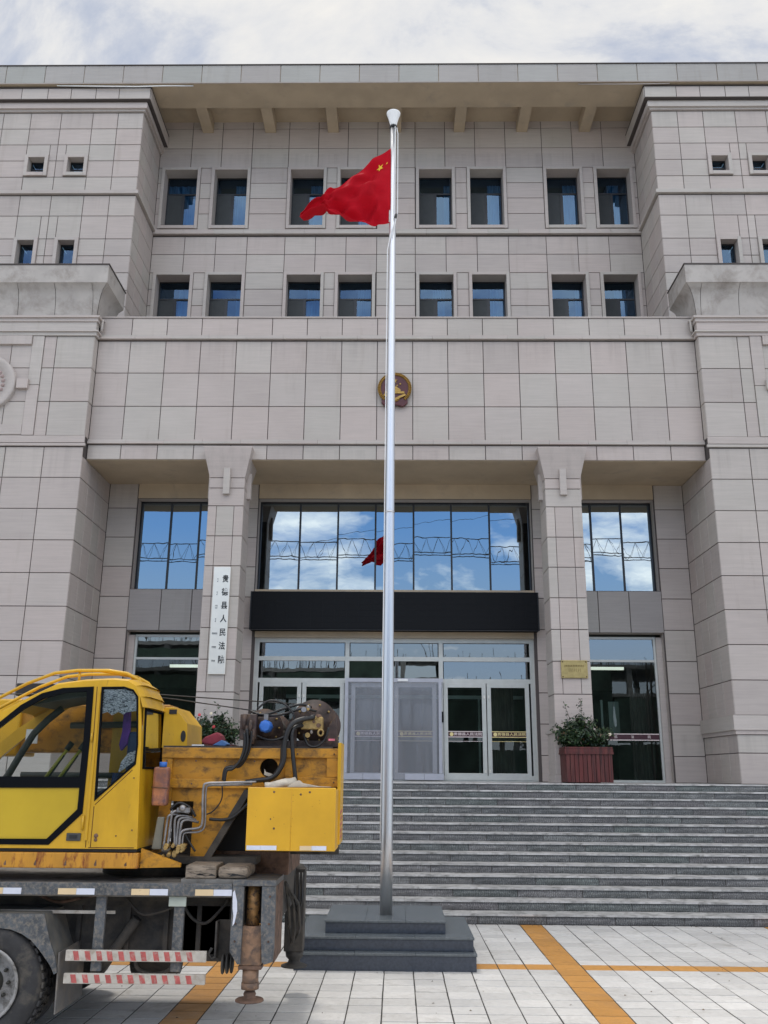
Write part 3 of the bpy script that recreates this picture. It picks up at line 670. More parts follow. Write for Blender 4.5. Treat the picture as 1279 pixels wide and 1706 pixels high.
# lower piers at either side
PZ = [LZ, 2.79, 3.20]
def pier(s):
    outer = 16
    pa = backing('entrance_pier', BD, 'f', 22.2, [tuple(sx(s, [HW + .02, outer])) + (LZ, 14.20)], .30)
    xs = sx(s, [HW, 9.16, 10.17, 11.2, 12.2, 13.2, 14.2, 15.2, outer])
    slot = tuple(sx(s, [10.19, 13.2]))
    panels(pa, 'f', 22.2, cells(xs, [LZ, 2.79, 3.22]) + cells(xs, [3.66, 4.49, 5.34, 6.20, 7.05, 7.90, 8.73, 9.57, 10.41]))
    # relief zone
    rx = sx(s, [HW, 9.16, 9.49]); panels(pa, 'f', 22.2, cells(rx, [10.72, 11.69, 12.66, 13.60]))
    rx2 = sx(s, [9.80, 10.36, 11.45, 12.0]); panels(pa, 'f', 22.2, cells(rx2, [10.72, 11.69, 12.66, 13.60]))
    rx3 = sx(s, [12.3, 13.2, 14.2, 15.2, 16]); panels(pa, 'f', 22.2, cells(rx3, [10.72, 11.69, 12.66, 13.60]))
    x0 = X0
    def B(a, b2, z0, z1, d, mat=TRIM, nm='relief_bar'):
        a, b2 = sorted((s * a, s * b2)); obj(nm, MB().box(x0 + a, x0 + b2, 22.2 - d, 22.215, z0, z1), mat, pa, bev=.006)
    B(9.49, 9.80, 12.165, 13.59, .03); B(9.49, 9.80, 10.73, 12.15, .03)
    B(12.02, 12.30, 12.165, 13.59, .03); B(12.02, 12.30, 10.73, 12.15, .03)
    B(9.81, 12.01, 13.33, 13.58, .08); B(9.81, 12.01, 10.75, 11.03, .028)
    B(9.76, 10.06, 12.03, 12.30, .12, TRIM, 'relief_block'); B(11.76, 12.06, 12.03, 12.30, .12, TRIM, 'relief_block')
    med = obj('medallion', MB().lathe([(.81, .02), (.81, -.10), (.78, -.12), (.70, -.12), (.66, -.085), (.60, -.085), (.585, -.06), (.0, -.06)], (x0 + s * 10.91, 22.2, 12.18), 'y', 48), TRIM, pa)
    rel = MB()
    cx, cz = x0 + s * 10.91, 12.18
    for k in range(9):
        t = R(-70 + 16 * k)
        for sd_ in (-1, 1):
            px, pz = cx + sd_ * .47 * math.cos(t), cz + .47 * math.sin(t)
            rel.lathe([(.0, -.10), (.045, -.085), (.06, -.05)], (px, 22.2, pz), 'y', 8)
    rel.prism([(cx - .22, cz - .3), (cx + .22, cz - .3), (cx + .16, cz - .2), (cx + .05, cz - .15), (cx + .05, cz + .18), (cx + .3, cz + .2), (cx + .3, cz + .26), (cx - .3, cz + .26), (cx - .3, cz + .2), (cx - .05, cz + .18), (cx - .05, cz - .15), (cx - .16, cz - .2)], 22.09, 22.15)
    obj('relief_carving', rel, plain('carved_pink_stone' + ('' if s > 0 else '_left'), (.36, .27, .25), .7), med)
    # mouldings
    a, b2 = sx(s, [HW - .0, outer])
    for z0, z1, d in ((3.32, 3.66, .07), (3.22, 3.32, .035), (10.43, 10.50, .05), (10.53, 10.72, .015), (10.50, 10.53, .0), (13.60, 13.70, .05), (13.70, 13.74, .10), (13.74, 14.02, .012), (14.02, 14.12, .05), (14.12, 14.18, .10)):
        if d == 0: continue
        lg = MB(); xi = X0 + s * HW; xo = X0 + s * outer
        lg.box(min(xi - s * d, xo), max(xi - s * d, xo), 22.2 - d, 22.21, z0, z1)
        if z1 < 4: lg.box(min(xi - s * d, xi + s * .02), max(xi - s * d, xi + s * .02), 22.21, 24.58, z0, z1)
        elif z0 > 10.6: lg.box(min(xi - s * d, xi + s * .02), max(xi - s * d, xi + s * .02), 22.21, 22.40 if z0 < 13.9 else 23.0, z0, z1)
        obj('ledge', lg, TRIM, pa)
    # side facing the porch
    pl = X0 + s * HW; fc = 'l' if s > 0 else 'r'
    sb = backing('porch_side_wall', BD, fc, pl, [(22.22, 24.62, LZ, 10.17), (22.22, 22.5, 10.17, 14.2)], .25)
    ys = [22.205, 23.10, 23.98, 24.60]
    ys = [22.205, 22.83, 23.45, 24.03, 24.60]
    panels(sb, fc, pl, cells(ys, [LZ, 2.79, 3.22]) + cells(ys, [3.66, 4.49, 5.34, 6.20, 7.05, 7.90, 8.73, 9.57, 10.16]) + cells([22.205, 22.5], [10.72, 11.69, 12.66, 13.60]))
sym(pier)

# cove and balcony slab over the piers
def cove(s):
    cv = MB(); T = 8; z0, z1 = 14.18, 15.06
    prof = [(.28 * (1 - math.sqrt(max(0, 1 - (k / T) ** 2))) , z0 + (z1 - z0) * (k / T)) for k in range(T + 1)]
    par = obj('balcony', MB().box(min(X0 + s * 7.84, X0 + s * 16), max(X0 + s * 7.84, X0 + s * 16), 21.90, 23.45, 15.06, 15.60), COVE, BD, bev=.008)
    obj('coping', MB().box(min(X0 + s * 7.82, X0 + s * 16), max(X0 + s * 7.82, X0 + s * 16), 21.88, 23.47, 15.60, 15.635), JOINT, par)
    obj('cove_core', MB().box(min(X0 + s * 8.16, X0 + s * 16), max(X0 + s * 8.16, X0 + s * 16), 22.23, 23.42, 14.18, 15.06), JOINT, par)
    # front, in separate curved panels
    cuts = [8.13, 8.27, 9.30, 10.32, 11.34, 12.36, 13.4, 14.4, 15.4, 16]
    for i in range(len(cuts) - 1):
        v = []; 
        for (o_, z) in prof:
            a = cuts[i] + .012 - (o_ if i == 0 else 0); b2 = cuts[i + 1]
            v += [(X0 + s * a, 22.2 - o_, z), (X0 + s * b2, 22.2 - o_, z)]
        f = [(2 * k, 2 * k + 1, 2 * k + 3, 2 * k + 2) for k in range(T)]
        if s < 0: f = [q[::-1] for q in f]
        obj('cove_panel', MB().add(v, f, 0, True), COVE, par)
    v = []
    for (o_, z) in prof: v += [(X0 + s * (8.13 - o_), 22.2 - o_, z), (X0 + s * (8.13 - o_), 23.45, z)]
    f = [(2 * k + 1, 2 * k, 2 * k + 2, 2 * k + 3) for k in range(T)]
    if s < 0: f = [q[::-1] for q in f]
    obj('cove_panel', MB().add(v, f, 0, True), COVE, par)
    obj('side_wall', MB().box(min(X0 + s * 8.13, X0 + s * 8.35), max(X0 + s * 8.13, X0 + s * 8.35), 22.9, 23.44, 13.7, 14.2), TRIM, par)
sym(cove)
def dpipe(s):
    x = X0 + s * 8.02
    pts = [(X0 + s * 8.1, 23.6, 15.3), (X0 + s * 8.1, 23.6, 14.5), (x, 22.35, 14.15), (x, 22.35, 13.8)]
    obj('downpipe', MB().tube(pts, .035, 8), TRIM, BD)
    pass
sym(dpipe)

# columns
def column(s):
    cx = X0 + s * 4.34; y0 = 22.35; cy = y0 + .46
    c = obj('column', MB().box(cx - .43, cx + .43, y0 + .02, y0 + .90, LZ, 10.2), JOINT, BD)
    h = .46
    zs = [3.34, 4.14, 4.93, 5.71, 6.50, 7.28, 8.06, 8.86, 9.34, 9.62]
    for j in range(len(zs) - 1):
        segs = [(-h, h)] if (zs[j] >= 8.8 or zs[j + 1] < 4.2) else [(-h, -.235), (-.235, .215), (.215, h)]
        for k, (a, b2) in enumerate(segs):
            PANC.append((c, 'f', (cx + (a + b2) / 2, y0 - (.0 if len(segs) == 1 or k == 1 else .0), (zs[j] + zs[j + 1]) / 2), b2 - a - (.006 if len(segs) == 1 else .012), zs[j + 1] - zs[j] - .018, STONE))
        for fc, px in (('r', cx + h), ('l', cx - h)):
            PANC.append((c, fc, (px, cy, (zs[j] + zs[j + 1]) / 2), .905, zs[j + 1] - zs[j] - .018, STONE))
    # capital, flared
    v = []
    for q, z in ((.46, 9.63), (.635, 10.40), (.635, 10.43)):
        v += [(cx - q, cy - q, z), (cx + q, cy - q, z), (cx + q, cy + q, z), (cx - q, cy + q, z)]
    f = [(3, 2, 1, 0), (8, 9, 10, 11)]
    for l in (0, 4):
        for i in range(4): j = (i + 1) % 4; f.append((l + i, l + j, l + 4 + j, l + 4 + i))
    obj('capital', MB().add(v, f), TRIM, c)
    kb = MB().box(cx - .085, cx + .085, y0 - .10, y0 + .01, 9.16, 9.86).box(cx + h - .01, cx + h + .10, cy - .085, cy + .085, 9.16, 9.86).box(cx - h - .10, cx - h + .01, cy - .085, cy + .085, 9.16, 9.86)
    obj('key_block', kb, TRIM, c, bev=.006)
    ped = MB().box(cx - .53, cx + .53, y0 - .07, y0 + .99, LZ, 2.26).box(cx - .50, cx + .50, y0 - .04, y0 + .96, 2.26, 3.22).box(cx - .54, cx + .54, y0 - .08, y0 + 1.0, 3.22, 3.28).box(cx - .49, cx + .49, y0 - .03, y0 + .95, 3.28, 3.34)
    obj('pedestal', ped, TRIM, c, bev=.01)
PANC = []
sym(column)
for (wall, fc, c, w, h, mt) in PANC:
    o = bpy.data.objects.new('stone_block', panel_mesh(w, h, mt)); COL.objects.link(o); o.parent = wall; o.location = Vector(c) - anchor(wall); o.rotation_euler.z = ROTZ[fc]

# recessed upper wall with paired windows
CX = [-7.34, -5.63, -3.03, -1.34, 1.33, 3.06, 5.65, 7.35]
OW, FW = .56, .665
UX = [-HW, -7.05, -6.01, -4.96, -3.70, -2.68, -1.66, -.64, .64, 1.66, 2.69, 3.73, 4.98, 6.02, 7.05, HW]
op4 = [(c - OW, c + OW, 19.87, 22.05) for c in CX]; op3 = [(c - OW, c + OW, 15.85, 18.01) for c in CX]
r_ = [(-HW - .3, HW + .3, 13.7, 24.2)]
for h in op4 + op3: r_ = sub(r_, h)
uw = backing('upper_wall', BD, 'f', 26.5, r_, .50)
fr4 = [(c - FW, c + FW, 19.75, 22.145) for c in CX]; fr3 = [(c - FW, c + FW, 15.73, 18.105) for c in CX]
# pier strips: panels between frames follow the storey courses
def zone(z0, z1, rows_, frames):
    r = []
    xs = [-HW, -4.96, -3.70, -.64, .64, 3.73, 4.98, HW]
    for c in cells(xs, rows_): r.append(c)
    for h in frames: r = sub(r, h)
    return [q for q in r if q[1] - q[0] > .08 and q[3] - q[2] > .08]
panels(uw, 'f', 26.5, cells(UX, [22.145, 22.93, 23.73, 24.2]))
panels(uw, 'f', 26.5, zone(19.70, 22.145, [19.70, 20.34, 20.94, 21.54, 22.145], fr4))
panels(uw, 'f', 26.5, cells(UX, [18.105, 18.79, 19.46]))
panels(uw, 'f', 26.5, zone(15.2, 18.105, [14.3, 15.1, 15.73, 16.3, 16.90, 17.50, 18.105], fr3))
ledge('ledge', -HW, HW, 26.40, 26.52, 19.52, 19.68, uw)
def small_window(par, c, z0, z1, y, kind):
    """surround, dark frame with transom, screen on the left, glass and curtain on the right"""
    a0, a1 = c - OW, c + OW; X = X0
    w = obj('window', MB().box(X + c - FW, X + c - OW, y - .05, y + .02, z0 - .115, z1 + .1).box(X + c + OW, X + c + FW, y - .05, y + .02, z0 - .115, z1 + .1)
            .box(X + a0, X + a1, y - .05, y + .02, z1, z1 + .1).box(X + a0, X + a1, y - .065, y + .02, z0 - .115, z0), TRIM, BD, bev=.008)
    yy = y + .43; H = z1 - z0; mb = MB(); t = .045; zt = z0 + H * .70; zb = z0 + H * .10
    mb.box(X + a0, X + a0 + t, yy, yy + .06, z0, z1).box(X + a1 - t, X + a1, yy, yy + .06, z0, z1).box(X + a0 + t, X + a1 - t, yy, yy + .06, z1 - t, z1).box(X + a0 + t, X + a1 - t, yy, yy + .06, z0, z0 + t)
    mb.box(X + a0 + t, X + a1 - t, yy + .002, yy + .058, zt - .03, zt + .03).box(X + a0 + t, X + a1 - t, yy + .002, yy + .058, zb - .02, zb + .02).box(X + c - .05, X + c + .05, yy + .004, yy + .056, zb + .02, zt - .03)
    obj('frame', mb, DARKF, w)
    def P(x0, x1, zz0, zz1, mat, dy=.03, nm='pane'):
        u = random.uniform(-.012, .012); q = random.uniform(-.01, .01)
        v = [(x0, yy + dy - u, zz0), (x1, yy + dy + u, zz0), (x1, yy + dy + u + q, zz1), (x0, yy + dy - u + q, zz1)]
        obj(nm, MB().add(v, [(0, 1, 2, 3)]), mat, w)
    P(X + a0 + t, X + a1 - t, zt + .03, z1 - t, GWIN); P(X + c + .05, X + a1 - t, zb + .02, zt - .03, GWIN)
    if z0 > 0: P(X + a0 + t, X + a1 - t, z0 + t, zb - .02, GWIN)
    P(X + a0 + t, X + c - .05, zb + .02, zt - .03, SCREEN, .01, 'insect_screen')
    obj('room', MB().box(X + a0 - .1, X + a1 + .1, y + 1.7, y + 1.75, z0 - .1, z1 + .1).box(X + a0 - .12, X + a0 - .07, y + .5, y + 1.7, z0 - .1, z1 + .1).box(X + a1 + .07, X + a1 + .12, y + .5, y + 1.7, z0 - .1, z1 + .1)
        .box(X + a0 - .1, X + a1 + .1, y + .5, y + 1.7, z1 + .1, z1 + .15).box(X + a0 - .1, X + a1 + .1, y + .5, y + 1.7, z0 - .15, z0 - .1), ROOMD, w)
    if kind:
        x0, x1 = {1: (c + .08, a1), 2: (c + .3, a1), 3: (a0, a1), 4: (c - .1, c + .3)}[kind]; n = 10; cb = MB()
        for k in range(n):
            xa, xb = X + x0 + (x1 - x0) * k / n, X + x0 + (x1 - x0) * (k + 1) / n
            ya, yb = yy + .16 + (.04 if k % 2 else 0), yy + .16 + (0 if k % 2 else .04)
            cb.add([(xa, ya, z0), (xb, yb, z0), (xb, yb, z1 - .2), (xa, ya, z1 - .2)], [(0, 1, 2, 3)])
        obj('curtain', cb, CURT, w)
    return w
for i, c in enumerate(CX):
    small_window(uw, c, 19.87, 22.05, 26.5, (3, 1, 1, 1, 2, 1, 1, 4)[i])
    small_window(uw, c, 15.85, 18.01, 26.5, (1, 2, 1, 1, 4, 1, 2, 4)[i])

# upper wings
def wing(s):
    xs = sx(s, [HW, 8.95, 9.76, 10.78, 11.76, 12.65, 13.5, 14.5, 15.5, 16])
    smalls = []
    for c in (10.13, 11.39, 13.9, 15.15):
        smalls += [(c - .26, c + .26, 20.40, 20.95), (c - .26, c + .26, 16.6, 17.96)]
    hs = [tuple(sx(s, [h[0], h[1]])) + (h[2], h[3]) for h in smalls]
    r = [tuple(sx(s, [HW + .02, 16])) + (13.7, 23.40)]
    for h in hs: r = sub(r, h)
    wb_ = backing('wing_wall', BD, 'f', 24.4, r, .30)
    fr = [(h[0] - .11, h[1] + .11, h[2] - .12, h[3] + .10) for h in hs]
    rr = cells(xs, [19.72, 20.25, 20.85, 21.45, 22.05, 22.65]) + cells(xs, [15.0, 15.7, 16.25, 16.85, 17.44, 18.03, 18.84, 19.57]) + cells(xs, [13.7, 15.0])
    for h in fr: rr = sub(rr, h)
    panels(wb_, 'f', 24.4, [q for q in rr if q[1] - q[0] > .1 and q[3] - q[2] > .1])
    for h in hs:
        mb = MB(); a0, a1, z0, z1 = h
        mb.box(X0 + a0 - .11, X0 + a0, 24.34, 24.42, z0 - .12, z1 + .10).box(X0 + a1, X0 + a1 + .11, 24.34, 24.42, z0 - .12, z1 + .10).box(X0 + a0, X0 + a1, 24.34, 24.42, z1, z1 + .10).box(X0 + a0, X0 + a1, 24.33, 24.42, z0 - .12, z0)
        w = obj('window', mb, TRIM, BD, bev=.006)
        obj('frame', MB().box(X0 + a0, X0 + a0 + .04, 24.62, 24.66, z0, z1).box(X0 + a1 - .04, X0 + a1, 24.62, 24.66, z0, z1).box(X0 + a0 + .04, X0 + a1 - .04, 24.62, 24.66, z1 - .05, z1).box(X0 + a0 + .04, X0 + a1 - .04, 24.62, 24.66, (z0 + z1) / 2 - .02, (z0 + z1) / 2 + .02), DARKF, w)
        obj('pane', MB().add([(X0 + a0 + .04, 24.64, z0), (X0 + a1 - .04, 24.65, z0), (X0 + a1 - .04, 24.645, z1), (X0 + a0 + .04, 24.64, z1)], [(0, 1, 2, 3)]), GWIN, w)
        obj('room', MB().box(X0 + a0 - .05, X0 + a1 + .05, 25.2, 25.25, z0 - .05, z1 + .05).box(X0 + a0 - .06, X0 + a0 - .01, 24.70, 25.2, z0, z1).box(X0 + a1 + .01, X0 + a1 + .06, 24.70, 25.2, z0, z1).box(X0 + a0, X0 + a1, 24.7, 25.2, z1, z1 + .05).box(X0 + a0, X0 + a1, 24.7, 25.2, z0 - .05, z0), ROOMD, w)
    pl = X0 + s * HW; fc = 'l' if s > 0 else 'r'
    sb = backing('wing_side_wall', BD, fc, pl, [(24.42, 26.52, 13.7, 23.40)], .25)
    ys = [24.405, 25.05, 25.75, 26.5]
    panels(sb, fc, pl, cells(ys, [19.72, 20.25, 20.85, 21.45, 22.05, 22.65]) + cells(ys, [15.0, 15.7, 16.25, 16.85, 17.44, 18.03, 18.84, 19.57]) + cells(ys, [13.7, 14.35, 15.0]))
    for z0, z1, d in ((19.60, 19.72, .09), (22.67, 22.74, .06), (22.74, 22.92, .13), (22.92, 22.98, .10), (22.98, 23.40, .235)):
        xi = X0 + s * HW; xo = X0 + s * 16; lg = MB()
        lg.box(min(xi - s * d, xo), max(xi - s * d, xo), 24.4 - d, 24.42, z0, z1).box(min(xi - s * d, xi + s * .02), max(xi - s * d, xi + s * .02), 24.42, 26.5, z0, z1)
        obj('cornice' if z0 > 22 else 'ledge', lg, JOINT if d > .2 else TRIM, wb_)
    # facing stones of the cornice
    x_ = [HW - .235, 8.9, 9.65, 10.45, 11.2, 12.05, 12.9, 13.8, 14.8, 16]
    panels(wb_, 'f', 24.4 - .235 - .018, cells(sx(s, x_), [22.985, 23.395]), TRIM)
    panels(sb, fc, X0 + s * (HW - .235 - .018), cells([24.17, 24.95, 25.7, 26.49], [22.985, 23.395]), TRIM)
    obj('roof_cap', MB().box(min(xi - s * .26, X0 + s * 16), max(xi - s * .26, X0 + s * 16), 24.13, 26.5, 23.40, 23.425), JOINT, wb_)
sym(wing)

# eaves
ev = obj('eaves', MB().box(X0 - 16, X0 + 16, 24.03, 25.17, 23.475, 24.10).box(X0 - 16, X0 + 16, 25.17, 26.6, 24.0, 24.10), SOFF, BD)
fx = [-16.0] + [-15.1 + 1.265 * k for k in range(25)] + [16.0]
for i in range(len(fx) - 1):
    w, h = fx[i + 1] - fx[i] - .02, .655
    o = obj('fascia_panel', panel_mesh(w, h, FASC), None, ev, loc=(X0 + (fx[i] + fx[i + 1]) / 2, 24.0, 23.80))
obj('drip_edge', MB().box(X0 - 16, X0 + 16, 24.005, 24.03, 23.455, 23.475), TRIM, ev)
obj('coping', MB().box(X0 - 16, X0 + 16, 23.97, 26.6, 24.13, 24.155), JOINT, ev)
for x in (-6.52, -4.35, -2.18, -.02, 2.16, 4.32, 6.47):
    obj('eaves_beam', MB().box(X0 + x - .185, X0 + x + .185, 25.17, 26.5, 23.56, 24.0), SOFF, ev, bev=.01)
obj('loose_trim', MB().tube([(-11.0, 24.08, 23.44), (-10.0, 24.06, 23.40), (-9.2, 24.03, 23.36), (-8.4, 24.03, 23.35), (-7.5, 24.05, 23.39), (-6.6, 24.1, 23.43)], .02, 6), WHITEP, ev)
obj('loose_trim', MB().tube([(5.7, 24.1, 23.44), (7.5, 24.07, 23.41), (8.6, 24.07, 23.43)], .018, 6), TRIM, ev)
flush_panels(BD)

# ------------------------------------------------------------ things on the facade
led = root('led_display', (X0, 24.3, 5.95), 'long black LED message board above the entrance doors', 'display board')
LX0, LX1, LY = X0 - 3.88, X0 + 3.88, 24.22
obj('casing', MB().box(LX0, LX1, LY + .012, 24.595, 5.965, 6.985), BLK, led)
mods = MB(); n = 24; w = (LX1 - LX0 - .06) / n
for i in range(n):
    for j in range(6): mods.box(LX0 + .03 + i * w + .0012, LX0 + .03 + (i + 1) * w - .0012, LY, LY + .014, 5.99 + j * .165 + .001, 5.99 + (j + 1) * .165 - .001)
obj('led_module', mods, BLK, led, kind='stuff')
obj('border', MB().box(LX0 - .012, LX0 + .02, LY - .012, LY + .05, 5.955, 6.995).box(LX1 - .02, LX1 + .012, LY - .012, LY + .05, 5.955, 6.995).box(LX0 + .02, LX1 - .02, LY - .012, LY + .05, 6.985, 6.997).box(LX0 + .02, LX1 - .02, LY - .012, LY + .05, 5.953, 5.965), DARKF, led)

EX, EZ = X0 - .005, 12.16
em = root('wall_emblem', (EX, 22.45, 11.6), 'round red and gold state emblem high on the stone wall behind the flagpole', 'emblem')
k = .445
obj('backing_disc', MB().disc((EX, EZ), k * .86, 22.38, 22.5, 40), REDE, em)
wr = MB()
for q in range(56):
    t = 2 * math.pi * (q + .5) / 56
    if -2.05 < t - 2 * math.pi * 1 + .48 < -.0 and False: continue
    ang = t; dx, dz = math.cos(ang), math.sin(ang)
    if dz < -.80: continue
    for rr, sc_ in ((.395, .036), (.43, .030)):
        wr.lathe([(.0, -.055), (sc_ * .55, -.045), (sc_, -.01), (sc_ * .9, .02)], (EX + dx * rr, 22.39, EZ + dz * rr), 'y', 7)
obj('wreath', wr, GOLD, em)
def star(cx, cz, r, rot=0):
    return [(cx + (r if i % 2 == 0 else r * .4) * math.sin(math.pi * i / 5 + rot), cz + (r if i % 2 == 0 else r * .4) * math.cos(math.pi * i / 5 + rot)) for i in range(10)]
obj('star', MB().prism(star(EX, EZ + .21, .085), 22.35, 22.385), GOLD, em)
for a in (-52, -20, 20, 52): obj('star', MB().prism(star(EX + .165 * math.sin(R(a)) * 1.15, EZ + .21 - .165 * math.cos(R(a)) * .9, .032), 22.355, 22.385), GOLD, em)
gt = MB().box(EX - .26, EX + .26, 22.35, 22.385, EZ - .16, EZ - .10).box(EX - .16, EX + .16, 22.345, 22.385, EZ - .10, EZ - .05)
gt.prism([(EX - .15, EZ - .05), (EX + .15, EZ - .05), (EX + .11, EZ - .01), (EX - .11, EZ - .01)], 22.34, 22.385).prism([(EX - .09, EZ - .01), (EX + .09, EZ - .01), (EX + .06, EZ + .035), (EX - .06, EZ + .035)], 22.345, 22.385)
obj('gate_relief', gt, GOLD, em)
gr_ = MB()
for q in range(16):
    t = math.pi + math.pi * (q + .5) / 16
    gr_.lathe([(.0, -.03), (.025, -.02), (.03, .02)], (EX + .13 * math.cos(t), 22.37, EZ - .30 + .13 * math.sin(t) + .06), 'y', 6)
gr_.prism([(EX - .30, EZ - .22), (EX - .27, EZ - .17), (EX, EZ - .30), (EX + .27, EZ - .17), (EX + .30, EZ - .22), (EX, EZ - .37)], 22.335, 22.37)
obj('cog_relief', gr_, GOLD, em)
obj('drapery', MB().prism([(EX - .34, EZ - .22), (EX - .10, EZ - .30), (EX + .10, EZ - .30), (EX + .34, EZ - .22), (EX + .35, EZ - .42), (EX + .22, EZ - .53), (EX + .08, EZ - .48), (EX - .08, EZ - .48), (EX - .22, EZ - .53), (EX - .35, EZ - .42)], 22.375, 22.46), REDE, em, bev=.01)

NX = X0 - 4.32
npb = root('court_nameplate', (NX, 22.33, 4.56), 'tall narrow steel court nameplate on the front of the left column', 'sign')
obj('plate', MB().box(NX - .21, NX + .21, 22.29, 22.345, 4.56, 7.24), STEELP, npb, bev=.006)
for i, ch in enumerate('贵德县人民法院'):
    me = text_mesh(ch, .20, .003, .004); me.transform(Matrix.Diagonal((.82, 1, 1, 1))); me.materials.append(INK)
    obj('lettering', me, None, npb, loc=(NX + .095, 22.287, 6.92 - i * .336))
tb = MB(); rt = random.Random(5)
for i in range(7):
    zc = 6.90 - i * .336; n = (1, 1, 2, 1, 5, 4, 3)[i]
    for q in range(n):
        xx = NX - .10 - (n - 1) * .014 + q * .03 * (.9 if n > 3 else 1); hh = (.05 if n < 3 else .028)
        tb.box(xx - .012, xx + .014, 22.284, 22.289, zc + hh * .5, zc + hh * .72).box(xx + .004, xx + .009, 22.284, 22.289, zc - hh, zc + hh * .5)
        if n < 3: tb.box(xx - .012, xx + .006, 22.284, 22.289, zc - hh * .9, zc - hh * .65)
        else: tb.box(xx - .008, xx - .003, 22.284, 22.289, zc - hh * .5, zc + hh * .5)
obj('small_script', tb, INK, npb)

BX, BZ = X0 + 4.395, 4.735
pq = root('brass_plaque', (BX, 22.32, 4.52), 'small brass plaque screwed to the right column above the potted shrub', 'sign')
obj('plate', MB().box(BX - .32, BX + .32, 22.30, 22.345, BZ - .215, BZ + .215), BRASS, pq, bev=.006)
obj('raised_border', MB().box(BX - .30, BX + .30, 22.293, 22.30, BZ + .185, BZ + .195).box(BX - .30, BX + .30, 22.293, 22.30, BZ - .195, BZ - .185), BRASS, pq)
en = MB(); rt = random.Random(3)
for i in range(12):
    xx = BX - .225 + i * .04
    en.box(xx - .014, xx + .014, 22.296, 22.3015, BZ + .075, BZ + .082).box(xx - .010, xx - .005, 22.296, 22.3015, BZ + .05, BZ + .10).box(xx + .004, xx + .009, 22.296, 22.3015, BZ + .05, BZ + .095).box(xx - .012, xx + .012, 22.296, 22.3015, BZ + .095, BZ + .10)
for i in range(7):
    xx = BX - .13 + i * .045
    en.box(xx - .004, xx + .002, 22.297, 22.3015, BZ - .07, BZ + .02)
    if i % 2: en.box(xx - .014, xx + .012, 22.297, 22.3015, BZ - .03, BZ - .025)
obj('engraving', en, plain('engraved_brass', (.16, .11, .03), .5, metal=.5, noise_amt=0), pq)
sw = MB()
for sx_ in (-1, 1):
    for sz_ in (-1, 1): sw.lathe([(.0, -.012), (.014, -.008), (.018, .0)], (BX + sx_ * .285, 22.298, BZ + sz_ * .18), 'y', 10)
obj('screw', sw, plain('dark_screw', (.08, .05, .03), .4, metal=.6, noise_amt=0), pq)

# clear plastic weather curtain over the middle door
CU = root('weather_curtain', (X0, 24.6, 2.1), 'translucent grey plastic weather curtain covering the middle entrance door', 'curtain')
cz0, cz1 = 2.12, 4.72; n = 48; strips_ = 4; CXL, CXR = X0 - 1.30, X0 + 1.31
for sn in range(2):
    mb = MB(); xa, xb = (CXL, X0 + .02) if sn == 0 else (X0 - .01, CXR); nn = 22; mm = 9; v = []
    for j in range(mm + 1):
        z = cz0 + (cz1 - cz0) * j / mm
        for i in range(nn + 1):
            u = i / nn; x = xa + (xb - xa) * u
            if sn == 1 and i == nn: x += -.05 * math.sin(math.pi * (j / mm)) - .0
            if sn == 0 and i == 0: x += .05 * math.sin(math.pi * (j / mm))
            v.append((x, 24.60 - .02 * sn + .010 * math.sin(u * 13 + sn) * (1 - .5 * j / mm) + .004 * math.sin(u * 37 + j * .6), z))
    f = [(j * (nn + 1) + i, j * (nn + 1) + i + 1, (j + 1) * (nn + 1) + i + 1, (j + 1) * (nn + 1) + i) for j in range(mm) for i in range(nn)]
    obj('plastic_sheet', MB().add(v, f, 0, True), PVC, CU)
bd = MB()
for i, (a, b2) in enumerate(((-1.30, -.80), (-.79, -.02), (.30, .80), (.81, 1.31))):
    bd.box(X0 + a, X0 + b2, 24.555, 24.565, 2.115, 2.27)
bd.box(X0 - 1.30, X0 + 1.31, 24.565, 24.60, 4.62, 4.72)
bd.box(X0 - 1.30, X0 - 1.22, 24.560, 24.57, 2.28, 4.62).box(X0 + 1.19, X0 + 1.27, 24.560, 24.57, 2.28, 4.62)
obj('border_strip', bd, PVCB, CU)
obj('rail', MB().box(X0 + .10, X0 + .38, 24.54, 24.60, 4.64, 4.70), WHITEP, CU)
cr = root('card_reader', (X0 + 1.30, 24.66, 3.75), 'small black card reader on the frame left of the right-hand doors', 'card reader')
obj('housing', MB().box(X0 + 1.235, X0 + 1.315, 24.63, 24.685, 3.58, 3.86), BLK, cr, bev=.008)

# ------------------------------------------------------------ planters with shrubs
def planter(cx, cy, label):
    hw, hd, h = .53, .42, .80
    t = root('planter_box', (cx, cy, LZ), label, 'planter', 'red wooden planters in front of the columns')
    n = 11
    for k in range(n):
        w = 2 * hw / n; x = -hw + w * (k + .5); g = random.uniform(-.004, .004)
        for y in (-hd, hd - .022): obj('plank', MB().box(x - w / 2 + .006, x + w / 2 - .006, y + g, y + .022 + g, .02, h - .02), PLNK, t, local=True)
    n = 8
    for k in range(n):
        w = (2 * hd - .06) / n; y = -hd + .03 + w * (k + .5)
        for x in (-hw + .003, hw - .025): obj('plank', MB().box(x, x + .022, y - w / 2 + .005, y + w / 2 - .005, .02, h - .02), PLNK, t, local=True)
    r2 = MB()
    e = .035
    for z0, z1, e in ((h - .16, h - .12, .03), (h - .12, h - .04, .018), (h - .035, h, .01)):
        r2.box(-hw - e, hw + e, -hd - e, -hd - .001, z0, z1).box(-hw - e, hw + e, hd + .001, hd + e, z0, z1).box(-hw - e, -hw - .001, -hd, hd, z0, z1).box(hw + .001, hw + e, -hd, hd, z0, z1)
    obj('rim', r2, PLNK, t, local=True)
    obj('soil', MB().box(-hw + .03, hw - .03, -hd + .03, hd - .03, .03, h - .08), SOIL, t, local=True)
    return t
